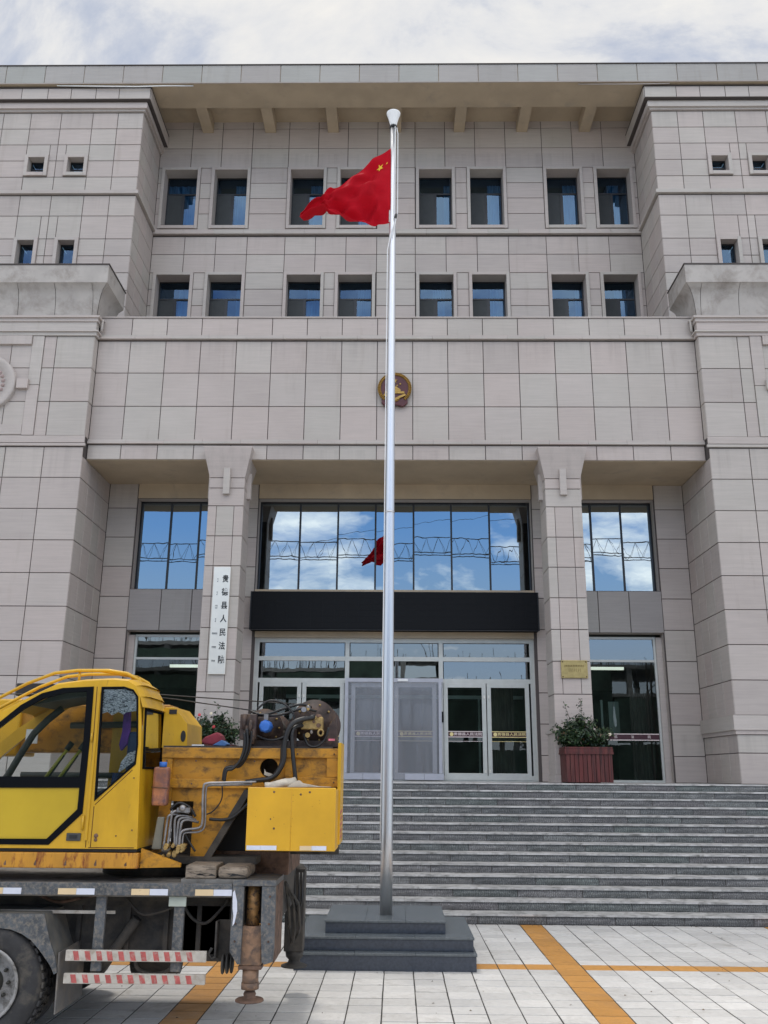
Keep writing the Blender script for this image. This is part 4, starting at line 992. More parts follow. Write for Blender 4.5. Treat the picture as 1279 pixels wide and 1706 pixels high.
def shrub(cx, cy, z, seed, label, flowers, sprigs, wd):
    rr = random.Random(seed); t = root('potted_shrub', (cx, cy, z), label, 'shrub', 'shrubs growing in the red planters')
    lv = MB(); stm = MB(); fl = MB()
    def leaf(p, s_, n):
        a = n.orthogonal().normalized(); a = Matrix.Rotation(rr.uniform(0, 6.28), 3, n) @ a; b2 = n.cross(a)
        v = [p - a * s_, p + b2 * s_ * .45 + n * s_ * .12, p + a * s_ * 1.1, p - b2 * s_ * .45 + n * s_ * .12]
        lv.add(v, [(0, 1, 2, 3)])
    for q in range(64):
        a = rr.uniform(0, 6.28); rad = math.sqrt(rr.random()); tip = Vector((math.cos(a) * rad * wd, math.sin(a) * rad * .48, rr.uniform(.16, .72) * (1.2 - .7 * rad) + .06))
        base = Vector((math.cos(a) * .1, math.sin(a) * .1, -.05)); mid = base.lerp(tip, .5) + Vector((0, 0, .12))
        stm.tube([base, mid, tip], [.010, .007, .003], 5)
        for k in range(90):
            u = rr.uniform(.25, 1.0); p = base.lerp(mid, u * 2) if u < .5 else mid.lerp(tip, u * 2 - 1)
            p = p + Vector((rr.gauss(0, .065), rr.gauss(0, .065), rr.gauss(0, .05)))
            n_ = Vector((rr.gauss(0, .6), rr.gauss(0, .6) - .3, rr.gauss(.7, .5))).normalized(); leaf(p, rr.uniform(.030, .055), n_)
    for (sx_, sz_, hh) in sprigs:
        p0 = Vector((sx_ * .5, 0, .3)); p1 = Vector((sx_, -.05, hh)); stm.tube([p0, p0.lerp(p1, .5) + Vector((.03, 0, .02)), p1], [.008, .006, .003], 5)
        for k in range(sz_):
            u = rr.uniform(.3, 1.03); p = p0.lerp(p1, u) + Vector((rr.gauss(0, .035), rr.gauss(0, .035), rr.gauss(0, .02)))
            leaf(p, rr.uniform(.028, .045), Vector((rr.gauss(0, .6), rr.gauss(0, .6) - .4, rr.gauss(.5, .5))).normalized())
    for (fx_, fz_, mat_) in flowers:
        fl = MB()
        for k in range(9):
            a = k * .7; n_ = Vector((math.cos(a) * .5, -.8, math.sin(a) * .5)).normalized(); p = Vector((fx_, -.42, fz_)) + Vector((math.cos(a), 0, math.sin(a))) * .02
            u = n_.orthogonal().normalized(); b2 = n_.cross(u); fl.add([p - u * .025, p + b2 * .02, p + u * .025, p - b2 * .02], [(0, 1, 2, 3)], mat_)
        obj('flower', fl, [FLWR, FLWW], t, local=True, kind=None)
    obj('stems', stm, STEM, t, local=True); obj('foliage', lv, LEAF, t, kind='stuff', local=True)
planter(4.39, 21.95, 'weathered red plank planter in front of the right column below the brass plaque')
planter(-4.36, 21.95, 'red plank planter in front of the left column, mostly hidden behind the crane winch')
shrub(4.33, 21.95, LZ + .74, 11, 'bushy dark green shrub with tall sprigs growing out of the right-hand red planter', [(.56, .34, 1)], [(-.40, 16, 1.10), (-.36, 9, .8), (.0, 46, 1.18), (.22, 10, .78), (-.66, 26, .42), (.62, 20, .5)], .80)
shrub(-4.35, 21.95, LZ + .74, 23, 'dark green flowering shrub behind the crane truck in front of the left column', [(-.25, .72, 0), (.1, .45, 0), (-.45, .4, 0), (.02, .75, 1)], [(.08, 26, .98), (-.24, 18, .86), (.45, 14, .7), (-.5, 10, .6)], .78)

# ------------------------------------------------------------ flagpole, plinth and flag
PXX, PYY = -.135, 12.8
pt = root('flagpole_plinth', (PXX, PYY, 0), 'three-tier polished dark grey stone plinth at the foot of the flagpole', 'plinth')
def tier(x0, x1, y0, y1, z0, z1):
    ov = .012
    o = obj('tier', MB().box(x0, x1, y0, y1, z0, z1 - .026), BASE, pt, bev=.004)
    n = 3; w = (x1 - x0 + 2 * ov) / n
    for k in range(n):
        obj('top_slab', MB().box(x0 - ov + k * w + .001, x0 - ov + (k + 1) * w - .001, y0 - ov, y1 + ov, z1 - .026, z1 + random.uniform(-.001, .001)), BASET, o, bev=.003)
tier(PXX - 1.09, PXX + 1.09, 11.87, 13.75, -.01, .195)
tier(PXX - 1.07, PXX + 1.07, 12.02, 13.72, .195, .350)
tier(PXX - .75, PXX + .745, 12.28, 13.66, .350, .497)
fp = root('flagpole', (PXX, PYY, .497), 'tall tapering stainless steel flagpole on a dark stone plinth', 'flagpole')
prof = [(.082 - .0345 * (k / 12), .497 + (12.73 - .497) * k / 12) for k in range(13)]
lean = .0033
def px(z): return PXX + lean * (z - .5)
obj('shaft', MB().tube([(px(z), PYY, z) for r__, z in prof], [r__ for r__, z in prof], 24), STEEL, fp)
ft = px(12.8)
obj('finial', MB().lathe([(.0, 12.66), (.056, 12.66), (.058, 12.70), (.070, 12.76), (.092, 12.84), (.112, 12.895), (.116, 12.92), (.10, 12.93), (.0, 12.90)], (ft, PYY, 0), 'z', 28), WHITEP, fp)
obj('neck_ring', MB().tube([(ft, PYY, 12.63), (ft, PYY, 12.665)], .062, 20), DARKF, fp)
obj('band_ring', MB().tube([(px(5.9), PYY, 5.93), (px(5.9), PYY, 5.96)], .071, 24), STEEL, fp)
hx = ft + .075
obj('halyard', MB().tube([(hx - .02, PYY - .03, 12.62), (hx, PYY - .03, 12.5), (hx + .0, PYY - .03, 11.0), (hx - .015, PYY - .03, 10.88), (px(10.5) - .02, PYY - .08, 10.6), (px(10) - .075, PYY - .03, 10.3), (px(3) - .078, PYY - .03, 3.0), (px(1) - .085, PYY - .03, 1.4)], .008, 6), WHITEP, fp)
obj('halyard', MB().tube([(ft + .03, PYY - .055, 12.62), (px(11) + .03, PYY - .06, 11.0), (px(10.6) + .05, PYY - .06, 10.8), (px(10.4), PYY - .08, 10.5)], .008, 6), WHITEP, fp)
obj('halyard_knot', MB().tube([(px(10.8) + .05, PYY - .07, 10.86), (px(10.8) + .06, PYY - .07, 10.93)], .02, 8), DGREY, fp)
# flag
top = [(-.134, 12.205), (-.441, 11.968), (-.783, 11.703), (-1.092, 11.361), (-1.262, 11.112), (-1.544, 10.80)]
bot = [(-.128, 10.80), (-.33, 10.84), (-.52, 10.71), (-.82, 10.755), (-1.14, 10.825), (-1.541, 10.655)]
def lerpl(l, u):
    q = u * (len(l) - 1); i = min(int(q), len(l) - 2); f_ = q - i; f_ = f_ * f_ * (3 - 2 * f_) * .4 + f_ * .6
    return l[i][0] * (1 - f_) + l[i + 1][0] * f_, l[i][1] * (1 - f_) + l[i + 1][1] * f_
def flagpt(u, v, d=0):
    a = lerpl(top, u); b2 = lerpl(bot, u)
    x = a[0] * (1 - v) + b2[0] * v; z = a[1] * (1 - v) + b2[1] * v
    amp = min(1, u * 4)
    y = PYY - .04 + amp * (.12 * math.sin(v * 7.5 + u * 5.0) * (.35 + v) + .06 * math.sin(v * 16 - u * 11) + .035 * math.sin(u * 26 + v * 7) + .02 * math.sin(v * 31 + u * 18)) - .25 * u * u
    cr_ = math.exp(-((u - .72 - .10 * v) / .035) ** 2) * .09 * (1 if v > .12 else v / .12)       # the sharp fold near the fly
    x += .02 * amp * math.sin(v * 9 + u * 4); y -= cr_
    return Vector((x, y - d, z))
NU, NV = 60, 44
fg = root('national_flag', (PXX, PYY, 10.8), 'red flag with yellow stars hanging limp below the top of the flagpole', 'flag')
fv = [flagpt(i / NU, j / NV) for j in range(NV + 1) for i in range(NU + 1)]
ff = [(j * (NU + 1) + i, (j + 1) * (NU + 1) + i, (j + 1) * (NU + 1) + i + 1, j * (NU + 1) + i + 1) for j in range(NV) for i in range(NU)]
obj('cloth', MB().add(fv, ff, 0, True), CLOTH, fg)
def flagstar(u, v, ru, rv, rot, name):
    pts = star(0, 0, 1, rot); c = flagpt(u, v, .012); vs = [c] + [flagpt(u + p[0] * ru, v + p[1] * rv, .010) for p in pts]
    obj(name, MB().add(vs, [(0, 1 + i, 1 + (i + 1) % 10) for i in range(10)]), STAR, fg)
flagstar(.125, .165, .038, .048, .35, 'large_star'); flagstar(.055, .165, .013, .015, 0, 'small_star')
obj('hoist_sleeve', MB().tube([(px(z) - .045, PYY - .02, z) for z in (12.2, 11.7, 11.2, 10.82)], .014, 8), WHITEP, fg)

# ------------------------------------------------------------ crane truck
T = root('crane_truck', (-3.5, 9.7, 0), 'yellow truck-mounted crane with grey chassis parked in front of the steps', 'crane truck')
def tp(name, mb, mat, par=None, **k): return obj(name, mb, mat, par or T, **k)
XL = -7.4
dk = tp('deck', MB().box(XL, -1.44, 8.56, 10.84, 1.20, 1.305), DECK)
tp('deck_side_beam', MB().box(XL, -1.435, 8.50, 8.555, 1.215, 1.318), GREYP, bev=.006)
tp('deck_side_beam', MB().box(XL, -1.435, 10.845, 10.90, 1.215, 1.318), GREYP, bev=.006)
for x0 in (-3.60, -2.956, -2.313, -1.754):
    w = .32
    o = tp('reflective_tape', MB().box(x0 + w / 2 + .001, x0 + w, 8.493, 8.502, 1.222, 1.272), TAPEW)
    obj('tape_half', MB().box(x0, x0 + w / 2 - .001, 8.493, 8.502, 1.222, 1.272), TAPEY, o)
ch = MB().box(XL, -1.5, 9.0, 9.12, .62, 1.12).box(XL, -1.5, 10.2, 10.32, .62, 1.12)
for x in (-5.5, -4.2, -3.0, -2.3, -1.7): ch.box(x - .08, x + .08, 9.12, 10.2, .68, 1.06)
ch.box(XL, -1.5, 8.95, 9.0, 1.08, 1.12).box(XL, -1.5, 8.95, 9.0, .62, .66)
for x in (-2.9, -2.45, -2.1, -1.8): ch.box(x - .02, x + .02, 8.96, 9.0, .66, 1.08)
cf = tp('chassis_frame', ch, CHAS)
tp('cross_member', MB().box(XL, -1.5, 8.9, 10.5, 1.125, 1.20), CHAS)
tp('suspension_arm', MB().tube([(-2.35, 8.9, .98), (-2.60, 8.92, .62), (-2.72, 8.95, .5)], .045, 8), CHAS)
tp('axle', MB().tube([(-3.53, 8.8, .49), (-3.53, 10.6, .49)], .09, 10).lathe([(.0, -.2), (.16, -.12), (.2, 0), (.16, .12), (0, .2)], (-3.53, 9.7, .49), 'y', 14), CHAS)
tp('leaf_spring', MB().tube([(-4.3, 9.05, .80), (-3.9, 9.05, .62), (-3.53, 9.05, .57), (-3.1, 9.05, .62), (-2.75, 9.05, .80)], .05, 6), CHAS)
tp('air_tank', MB().tube([(-2.5, 9.45, .55), (-2.05, 9.45, .55)], .13, 16), CHAS)
tp('drive_shaft', MB().tube([(-5.2, 9.7, .7), (-3.6, 9.7, .5)], .06, 10), CHAS)
tp('tow_ring', MB().tube([(-2.18 + .17 * math.cos(t), 8.95, .60 + .09 * math.sin(t)) for t in [2 * math.pi * q / 20 for q in range(21)]], .018, 6), CHAS)
tp('pale_strip', MB().box(XL, -2.50, 8.70, 8.72, 1.040, 1.066), TAPEG)
tp('tool_box', MB().box(-1.95, -1.52, 9.0, 9.4, .66, 1.18), CHAS, bev=.01)
# side guard
for z0, z1 in ((.686, .774), (.510, .591)):
    g_ = tp('side_guard_rail', MB().box(-2.85, -1.634, 8.53, 8.565, z0, z1), TAPEG, bev=.005)
    for k in range(12):
        x = -2.77 + k * .098 + random.uniform(-.006, .006)
        if x > -1.70: continue
        s_ = .012 if z0 < .6 else -.012
        obj('red_stripe', MB().prism([(x, z0 + .008), (x + .045, z0 + .008), (x + .045 - .018, z1 - .008), (x - .018, z1 - .008)], 8.5275, 8.531), TAPER, g_)
for x in (-2.636, -1.945):
    tp('guard_post', MB().box(x - .002, x + .088, 8.57, 8.61, .60, 1.213), GREYP, bev=.005)
tp('reflector_plate', MB().box(-1.993, -1.84, 8.55, 8.568, 1.125, 1.208), plain('pale_green_plate', (.42, .46, .40), .5, noise_amt=.1), bev=.004)
tp('reflector_plate', MB().box(-3.70, -3.49, 8.55, 8.568, 1.10, 1.19), WHITEP, bev=.004)
# wheels
def wheel(cx, y0, s=1):
    c = (cx, y0, .49); w = tp('wheel', MB().lathe([(.295, .02), (.33, .005), (.40, -.012), (.455, .0), (.475, .02), (.492, .045), (.497, .10), (.497, .20), (.492, .245), (.47, .28), (.40, .30), (.30, .28)], c, 'y', 56), TYRE)
    tr_ = MB()
    for k in range(44):
        t = 2 * math.pi * k / 44
        for (ya, yb) in ((.03, .10), (.12, .18), (.20, .26)):
            ca, sa = math.cos(t + (.04 if ya > .11 and ya < .19 else 0)), math.sin(t + (.04 if ya > .11 and ya < .19 else 0)); tx, tz = -sa, ca
            v = [(cx + ca * r1 + tx * q, y0 + yy, .49 + sa * r1 + tz * q) for r1 in (.490, .508) for (q, yy) in ((-.022, ya), (.022, ya), (.022, yb), (-.022, yb))]
            tr_.add(v, [(4, 5, 6, 7), (0, 1, 5, 4), (1, 2, 6, 5), (2, 3, 7, 6), (3, 0, 4, 7)])
    obj('tread_blocks', tr_, TYRE, w, kind='stuff')
    obj('rim', MB().lathe([(.295, .03), (.30, .0), (.305, -.005), (.290, -.005), (.272, .01), (.265, .05), (.255, .13), (.20, .15), (.12, .15), (.0, .15)], c, 'y', 40), RIMM, w)
    hb = MB().lathe([(.0, -.02), (.05, -.02), (.085, .01), (.10, .06), (.115, .15)], c, 'y', 20)
    for k in range(10):
        t = 2 * math.pi * k / 10; hb.lathe([(.0, -.04), (.014, -.035), (.016, .0)], (cx + .165 * math.cos(t), y0 + .145, .49 + .165 * math.sin(t)), 'y', 6)
    obj('hub', hb, HUBM, w)
for cx in (-3.53, -4.88):
    wheel(cx, 8.52); 
    tp('wheel', MB().lathe([(.29, .0), (.46, .0), (.497, .05), (.497, .2), (.46, .26), (.29, .26)], (cx, 8.85, .49), 'y', 40), TYRE)
    tp('wheel', MB().lathe([(.0, .0), (.29, .0), (.46, .0), (.497, .05), (.497, .2), (.46, .26), (.29, .26), (.0, .26)], (cx, 10.58, .49), 'y', 40), TYRE)
def mudguard(dx):
    n = 12; outer = [(-3.6, 1.062), (-3.06, 1.062), (-3.035, .98), (-2.985, .84), (-2.93, .72), (-2.90, .60)]
    inner = [(-2.925, .585), (-2.969, .66), (-3.066, .769), (-3.15, .85), (-3.24, .901), (-3.34, .935), (-3.43, .944), (-3.6, .948)]
    outer_full = [(-4.05, .60), (-4.02, .74), (-3.96, .9), (-3.9, 1.062)]
    inner_l = [(-3.7, .944), (-3.85, .88), (-3.95, .78), (-4.03, .585)]
    poly = [(x + dx, z) for x, z in outer_full + outer[1:] + inner + inner_l]
    tp('mudguard', MB().prism(poly, 8.505, 8.535), GREYP)
    sk = MB(); path = outer_full + outer[1:]
    for i in range(len(path) - 1):
        a, b2 = path[i], path[i + 1]
        sk.add([(a[0] + dx, 8.53, a[1]), (b2[0] + dx, 8.53, b2[1]), (b2[0] + dx, 9.12, b2[1]), (a[0] + dx, 9.12, a[1])], [(0, 1, 2, 3)])
    tp('mudguard_skin', sk, plain('grey_mudguard_skin' + str(dx), (.13, .13, .125), .6, noise_amt=.2, dirt=(.20, .18, .15), dirt_amt=(.4, .6)))
mudguard(0); mudguard(-1.35)
tp('mud_flap', MB().add([(-2.905, 8.54, .27), (-2.875, 9.12, .29), (-2.885, 9.12, .78), (-2.915, 8.54, .75), (-2.893, 8.54, .27), (-2.863, 9.12, .29), (-2.873, 9.12, .78), (-2.903, 8.54, .75)],
    [(0, 1, 2, 3), (7, 6, 5, 4), (0, 4, 5, 1), (1, 5, 6, 2), (2, 6, 7, 3), (3, 7, 4, 0)]), plain('mud_flap_rubber', (.13, .125, .12), .7, noise_amt=.15, dirt=(.22, .19, .16), dirt_amt=(.45, .65)))
# outrigger beam at the rear of the deck
ob_ = tp('outrigger_housing', MB().prism([(-1.43, 1.30), (-1.33, 1.30), (-1.33, .99), (-1.335, .68), (-1.36, .68), (-1.43, .78)], 8.50, 8.56).prism([(-1.172, 1.30), (-1.055, 1.30), (-1.052, .80), (-1.06, .70), (-1.125, .68), (-1.15, .70), (-1.17, .97)], 8.50, 8.56), GREYP)
obj('top_plate', MB().box(-1.43, -1.05, 8.50, 9.05, 1.302, 1.35), GREYP, ob_, bev=.005)
obj('side_plate', MB().box(-1.075, -1.052, 8.562, 9.05, .69, 1.30), RUST, ob_); obj('side_plate', MB().box(-1.43, -1.41, 8.562, 9.05, .75, 1.30), RUST, ob_)
obj('cross_beam', MB().box(-1.40, -1.10, 9.06, 10.75, .92, 1.30), CHAS, ob_, bev=.01)
obj('paint_patch', MB().prism([(-1.425, 1.25), (-1.41, 1.27), (-1.385, 1.18), (-1.38, 1.10), (-1.40, 1.0), (-1.415, .98), (-1.41, 1.06), (-1.42, 1.12)], 8.493, 8.501), TAPEW, ob_)
def leg(cx, cy, big):
    l = tp('outrigger_leg', MB().box(cx - .093, cx + .093, cy - .07, cy + .07, .66, .972), CYLP, bev=.008)
    obj('cylinder', MB().tube([(cx, cy, .972), (cx, cy, 1.30)], .056, 20), plain('scratched_cylinder' + big, (.26, .14, .05), .5, metal=.4, noise_amt=.4, nscale=16, dirt=(.06, .04, .03), dirt_amt=(.5, .6), dscale=20), l)
    obj('collar', MB().box(cx - .10, cx + .10, cy - .08, cy + .08, .63, .66), RUST, l, bev=.005)
    obj('lower_tube', MB().tube([(cx, cy, .49), (cx, cy, .63)], .07, 18).tube([(cx, cy, .47), (cx, cy, .52)], .076, 18), CYLP, l)
    obj('ball_joint', MB().lathe([(.03, .485), (.042, .47), (.03, .455), (.045, .45), (.055, .43), (.05, .415), (.06, .405)], (cx, cy, 0), 'z', 18), RUST, l)
    obj('foot_plate', MB().lathe([(.0, .405), (.06, .405), (.115, .392), (.122, .385), (.122, .375), (.0, .375)], (cx, cy, 0), 'z', 28), RUST, l)
leg(-1.258, 8.62, '')
fl_ = tp('outrigger_leg', MB().box(-1.205, -1.0, 10.6, 10.8, .42, 1.25), CHAS, bev=.01)
obj('foot_plate', MB().lathe([(.0, .42), (.10, .42), (.09, .36), (.06, .33), (.07, .30), (.14, .275), (.14, .262), (.0, .262)], (-1.098, 10.7, 0), 'z', 26), CHAS, fl_)
obj('top_cap', MB().lathe([(.0, 1.30), (.07, 1.29), (.10, 1.25)], (-1.10, 10.7, 0), 'z', 16), CHAS, fl_)
for dx_, z in ((0, .55), (.05, .62), (-.05, .7)):
    tp('hydraulic_hose', MB().tube([(-1.06, 9.3, 1.25), (-1.03 + dx_, 9.8, 1.0), (-1.05 + dx_, 10.2, .72), (-1.09 + dx_, 10.45, z), (-1.12, 10.55, .5)], .014, 6), CHAS)
for dx_ in (0, .035):
    tp('hydraulic_hose', MB().tube([(-1.14 + dx_, 10.5, 1.24), (-1.12 + dx_, 10.45, .95), (-1.08 + dx_, 10.42, .82), (-1.04 + dx_, 10.42, .95), (-1.05 + dx_, 10.5, 1.22)], .012, 6), HOSE)
# hook block stowed by the side guard
hk = tp('stowed_hook_block', MB().box(-1.58, -1.44, 8.72, 8.74, .66, 1.0).box(-1.58, -1.565, 8.6, 8.74, .70, 1.0), CHAS)
for q in range(3): obj('sheave', MB().lathe([(.0, -.008), (.075, -.008), (.082, .0), (.075, .008), (0, .008)], (-1.50 + q * .035, 8.62 + q * .02, .66), 'x', 22), CHAS, hk)
obj('hook', MB().tube([(-1.60, 8.6, .79), (-1.63, 8.6, .74), (-1.60, 8.6, .70), (-1.56, 8.6, .72)], .014, 6), CHAS, hk)
# rear slew base
tp('slew_base', MB().box(-1.80, -1.03, 9.25, 10.3, 1.32, 1.53), RUST, bev=.01)
tp('slew_ring', MB().lathe([(.0, 1.31), (.62, 1.31), (.62, 1.44), (.0, 1.44)], (-2.3, 9.7, 0), 'z', 40), CHAS)
# superstructure skirt and gusset
tp('platform_skirt', MB().box(XL, -2.305, 8.60, 8.66, 1.425, 1.556), ORGR, bev=.008)
tp('platform_floor', MB().box(XL, -2.31, 8.66, 9.46, 1.45, 1.54), ORG)
tp('gusset', MB().prism([(-2.30, 1.592), (-1.936, 1.468), (-1.936, 1.437), (-2.30, 1.427)], 8.66, 8.70), ORG)
tp('turntable_floor', MB().box(-2.6, -1.3, 8.95, 10.25, 1.44, 1.50), CHAS)
# cab
def filled(outer, holes, y, th):
    """plate with openings, in the x-z plane"""
    import bmesh
    bm = bmesh.new(); ed = []
    for loop in [outer] + holes:
        vs = [bm.verts.new((x, y, z)) for x, z in loop]
        for i in range(len(vs)): ed.append(bm.edges.new((vs[i], vs[(i + 1) % len(vs)])))
    bmesh.ops.triangle_fill(bm, use_beauty=True, use_dissolve=False, edges=ed)
    fs = bm.faces[:]
    ext = bmesh.ops.extrude_face_region(bm, geom=fs)
    bmesh.ops.translate(bm, vec=(0, th, 0), verts=[v for v in ext['geom'] if isinstance(v, bmesh.types.BMVert)])
    bmesh.ops.recalc_face_normals(bm, faces=bm.faces[:])
    me = bpy.data.meshes.new('plate'); bm.to_mesh(me); bm.free(); return me
side = [(-4.42, 1.59), (-4.45, 1.95), (-4.30, 2.20), (-4.08, 2.47), (-3.85, 2.67), (-3.70, 2.775), (-3.453, 2.912), (-3.202, 3.035), (-2.939, 3.072), (-2.673, 3.085), (-2.53, 3.075), (-2.455, 3.03), (-2.405, 2.93), (-2.365, 2.60), (-2.345, 2.12), (-2.32, 1.59)]
doorh = [(-4.36, 1.62), (-4.38, 1.95), (-4.24, 2.17), (-4.02, 2.43), (-3.80, 2.62), (-3.692, 2.69), (-3.514, 2.845), (-3.327, 2.955), (-3.133, 3.005), (-2.845, 3.02), (-2.836, 2.541), (-2.84, 1.89), (-3.119, 1.62)]
wh = [(-2.772, 3.018), (-2.56, 3.022), (-2.47, 2.995), (-2.42, 2.93), (-2.385, 2.494), (-2.393, 2.319), (-2.744, 1.995)]
me = filled(side, [doorh, wh], 8.60, .04); me.materials.append(YEL)
CB = obj('cab', me, None, T)
def inset(poly, d):
    n = len(poly); a = sum(poly[i][0] * poly[(i + 1) % n][1] - poly[(i + 1) % n][0] * poly[i][1] for i in range(n)); s = 1 if a > 0 else -1; o = []
    for i in range(n):
        p0, p1, p2 = Vector(poly[i - 1]), Vector(poly[i]), Vector(poly[(i + 1) % n]); e1 = (p1 - p0).normalized(); e2 = (p2 - p1).normalized()
        n1 = Vector((-e1.y, e1.x)) * s; n2 = Vector((-e2.y, e2.x)) * s; b2 = (n1 + n2).normalized(); k_ = d / max(.35, b2.dot(n1)); o.append((p1.x + b2.x * k_, p1.y + b2.y * k_))
    return o
dg = [(-4.32, 2.16), (-4.24, 2.17), (-4.02, 2.43), (-3.80, 2.62), (-3.692, 2.69), (-3.514, 2.845), (-3.327, 2.955), (-3.133, 3.005), (-2.845, 3.02), (-2.836, 2.541), (-2.838, 2.135), (-4.30, 2.135)]
glassA = [(-4.20, 2.205), (-3.98, 2.40), (-3.77, 2.58), (-3.67, 2.655), (-3.50, 2.80), (-3.32, 2.905), (-3.12, 2.96), (-2.905, 2.975), (-2.895, 2.541), (-2.90, 2.205)]
lowp = [(-4.30, 2.10), (-2.89, 2.11), (-2.89, 1.925), (-3.142, 1.67), (-4.30, 1.665)]
me = filled(doorh, [glassA, lowp], 8.592, .045); me.materials.append(RUB); dgk = obj('door_gasket', me, None, CB)
obj('door_glass', MB().prism(glassA, 8.612, 8.616), GCAB, dgk)
obj('door_panel', MB().prism(lowp, 8.606, 8.612), YELF, dgk)
obj('rear_side_glass', MB().prism(inset(wh, .012), 8.612, 8.616), GCAB, CB)
me = filled(wh, [inset(wh, .016)], 8.594, .03); me.materials.append(RUB); obj('window_gasket', me, None, CB)
fs_ = [(-2.765, 2.995), (-2.56, 3.0), (-2.48, 2.975), (-2.44, 2.92), (-2.432, 2.80), (-2.53, 2.785), (-2.55, 2.765), (-2.60, 2.79), (-2.66, 2.76), (-2.70, 2.79), (-2.765, 2.77)]
obj('silver_film', MB().prism(fs_, 8.618, 8.622), FILM, CB)
obj('silver_film', MB().prism([(-2.50, 2.42), (-2.42, 2.45), (-2.42, 2.36), (-2.50, 2.30), (-2.58, 2.24), (-2.56, 2.34)], 8.70, 8.703), FILM, CB)
pb = MB()
for a, b2 in (((-2.815, 3.02), (-2.785, 1.60)), ((-2.30 - .05, 1.60), (-2.76, 1.60)), ((-2.742, 1.95), (-2.742, 1.60)), ((-2.42, 2.27), (-2.735, 1.965))):
    pb.tube([(a[0], 8.600, a[1]), (b2[0], 8.600, b2[1])], .0035, 4)
obj('seam', pb, plain('rusty_seam', (.10, .04, .01), .8, noise_amt=.3), CB)
obj('pillar_strip', MB().box(-2.80, -2.775, 8.588, 8.60, 1.66, 2.98), YEL, CB, bev=.004)
obj('door_handle', MB().box(-2.964, -2.834, 8.585, 8.60, 1.655, 1.722), DGREY, CB, bev=.006)
obj('handle_recess', MB().box(-2.935, -2.865, 8.581, 8.586, 1.675, 1.705), BLACK, CB)
obj('door_lock', MB().lathe([(.0, -.012), (.016, -.01), (.02, .0)], (-2.70, 8.60, 1.70), 'y', 12).lathe([(.0, -.01), (.014, -.006), (.016, .0)], (-2.70, 8.60, 1.665), 'y', 12), RUST, CB)
obj('hinge', MB().tube([(-2.828, 8.59, 1.75), (-2.828, 8.59, 1.87)], .011, 8).tube([(-2.82, 8.59, 2.52), (-2.82, 8.59, 2.60)], .011, 8), YEL, CB)
# cab far side, rear, roof
me = filled(side, [inset(doorh, .05)], 9.42, .04); me.materials.append(YEL); obj('far_side', me, None, CB)
rf = MB(); path = side[1:13]
for i in range(len(path) - 1):
    a, b2 = path[i], path[i + 1]
    if i < 4: continue
    ys = [8.605, 8.66, 8.8, 9.2, 9.38, 9.455]; dz = [-.002, .02, .03, .03, .02, -.002]
    for j in range(5):
        rf.add([(a[0], ys[j], a[1] + dz[j]), (b2[0], ys[j], b2[1] + dz[j]), (b2[0] , ys[j + 1], b2[1] + dz[j + 1]), (a[0], ys[j + 1], a[1] + dz[j + 1])], [(0, 1, 2, 3)], 0, True)
# rounded rear upper corner
rc = [(-2.53, 3.075), (-2.455, 3.03), (-2.405, 2.93), (-2.375, 2.835)]
for i in range(len(rc) - 1):
    a, b2 = rc[i], rc[i + 1]; ys = [8.605, 8.68, 8.8, 9.25, 9.38, 9.455]; dx_ = [0, .035, .05, .05, .035, 0]; dz = [-.002, .018, .03, .03, .018, -.002]
    for j in range(5):
        rf.add([(a[0] + dx_[j] * .6, ys[j], a[1] + dz[j] * (1 - i / 3)), (b2[0] + dx_[j], ys[j], b2[1] + dz[j] * (1 - (i + 1) / 3)), (b2[0] + dx_[j + 1], ys[j + 1], b2[1] + dz[j + 1] * (1 - (i + 1) / 3)), (a[0] + dx_[j + 1] * .6, ys[j + 1], a[1] + dz[j + 1] * (1 - i / 3))], [(0, 1, 2, 3)], 0, True)
obj('cab_roof', rf, YEL, CB)
rp = MB()
yb0, yb1 = 8.645, 9.42
rp.add([(-2.355, yb0, 2.28), (-2.355, yb1, 2.28), (-2.325, yb1, 1.59), (-2.325, yb0, 1.59)], [(0, 1, 2, 3)])
rp.add([(-2.375, 8.645, 2.84), (-2.375, 8.69, 2.84), (-2.355, 8.69, 2.28), (-2.355, 8.645, 2.28)], [(0, 1, 2, 3)]).add([(-2.375, 9.37, 2.84), (-2.375, 9.42, 2.84), (-2.355, 9.42, 2.28), (-2.355, 9.37, 2.28)], [(0, 1, 2, 3)])
obj('cab_rear', rp, YEL, CB)
rw = MB().tube([(-2.37, 8.70, 2.82), (-2.37, 9.36, 2.82), (-2.352, 9.36, 2.29), (-2.352, 8.70, 2.29), (-2.37, 8.70, 2.82)], .014, 6)
obj('rear_window_frame', rw, RUB, CB)
obj('rear_glass', MB().add([(-2.372, 8.69, 2.83), (-2.372, 9.37, 2.83), (-2.354, 9.37, 2.28), (-2.354, 8.69, 2.28)], [(0, 1, 2, 3)]), GCAB, CB)
bxs = MB()
rr = random.Random(4)
for q in range(9): 
    y_ = 8.80 + rr.random() * .45; z_ = 2.30 + q * .055; bxs.box(-2.46, -2.42, y_, y_ + .12 + rr.random() * .1, z_, z_ + .05, q % 3)
obj('rear_shelf_clutter', bxs, [plain('paper', (.5, .48, .44), .8), plain('red_box', (.35, .05, .04), .6), plain('brown_card', (.14, .10, .08), .9)], CB)
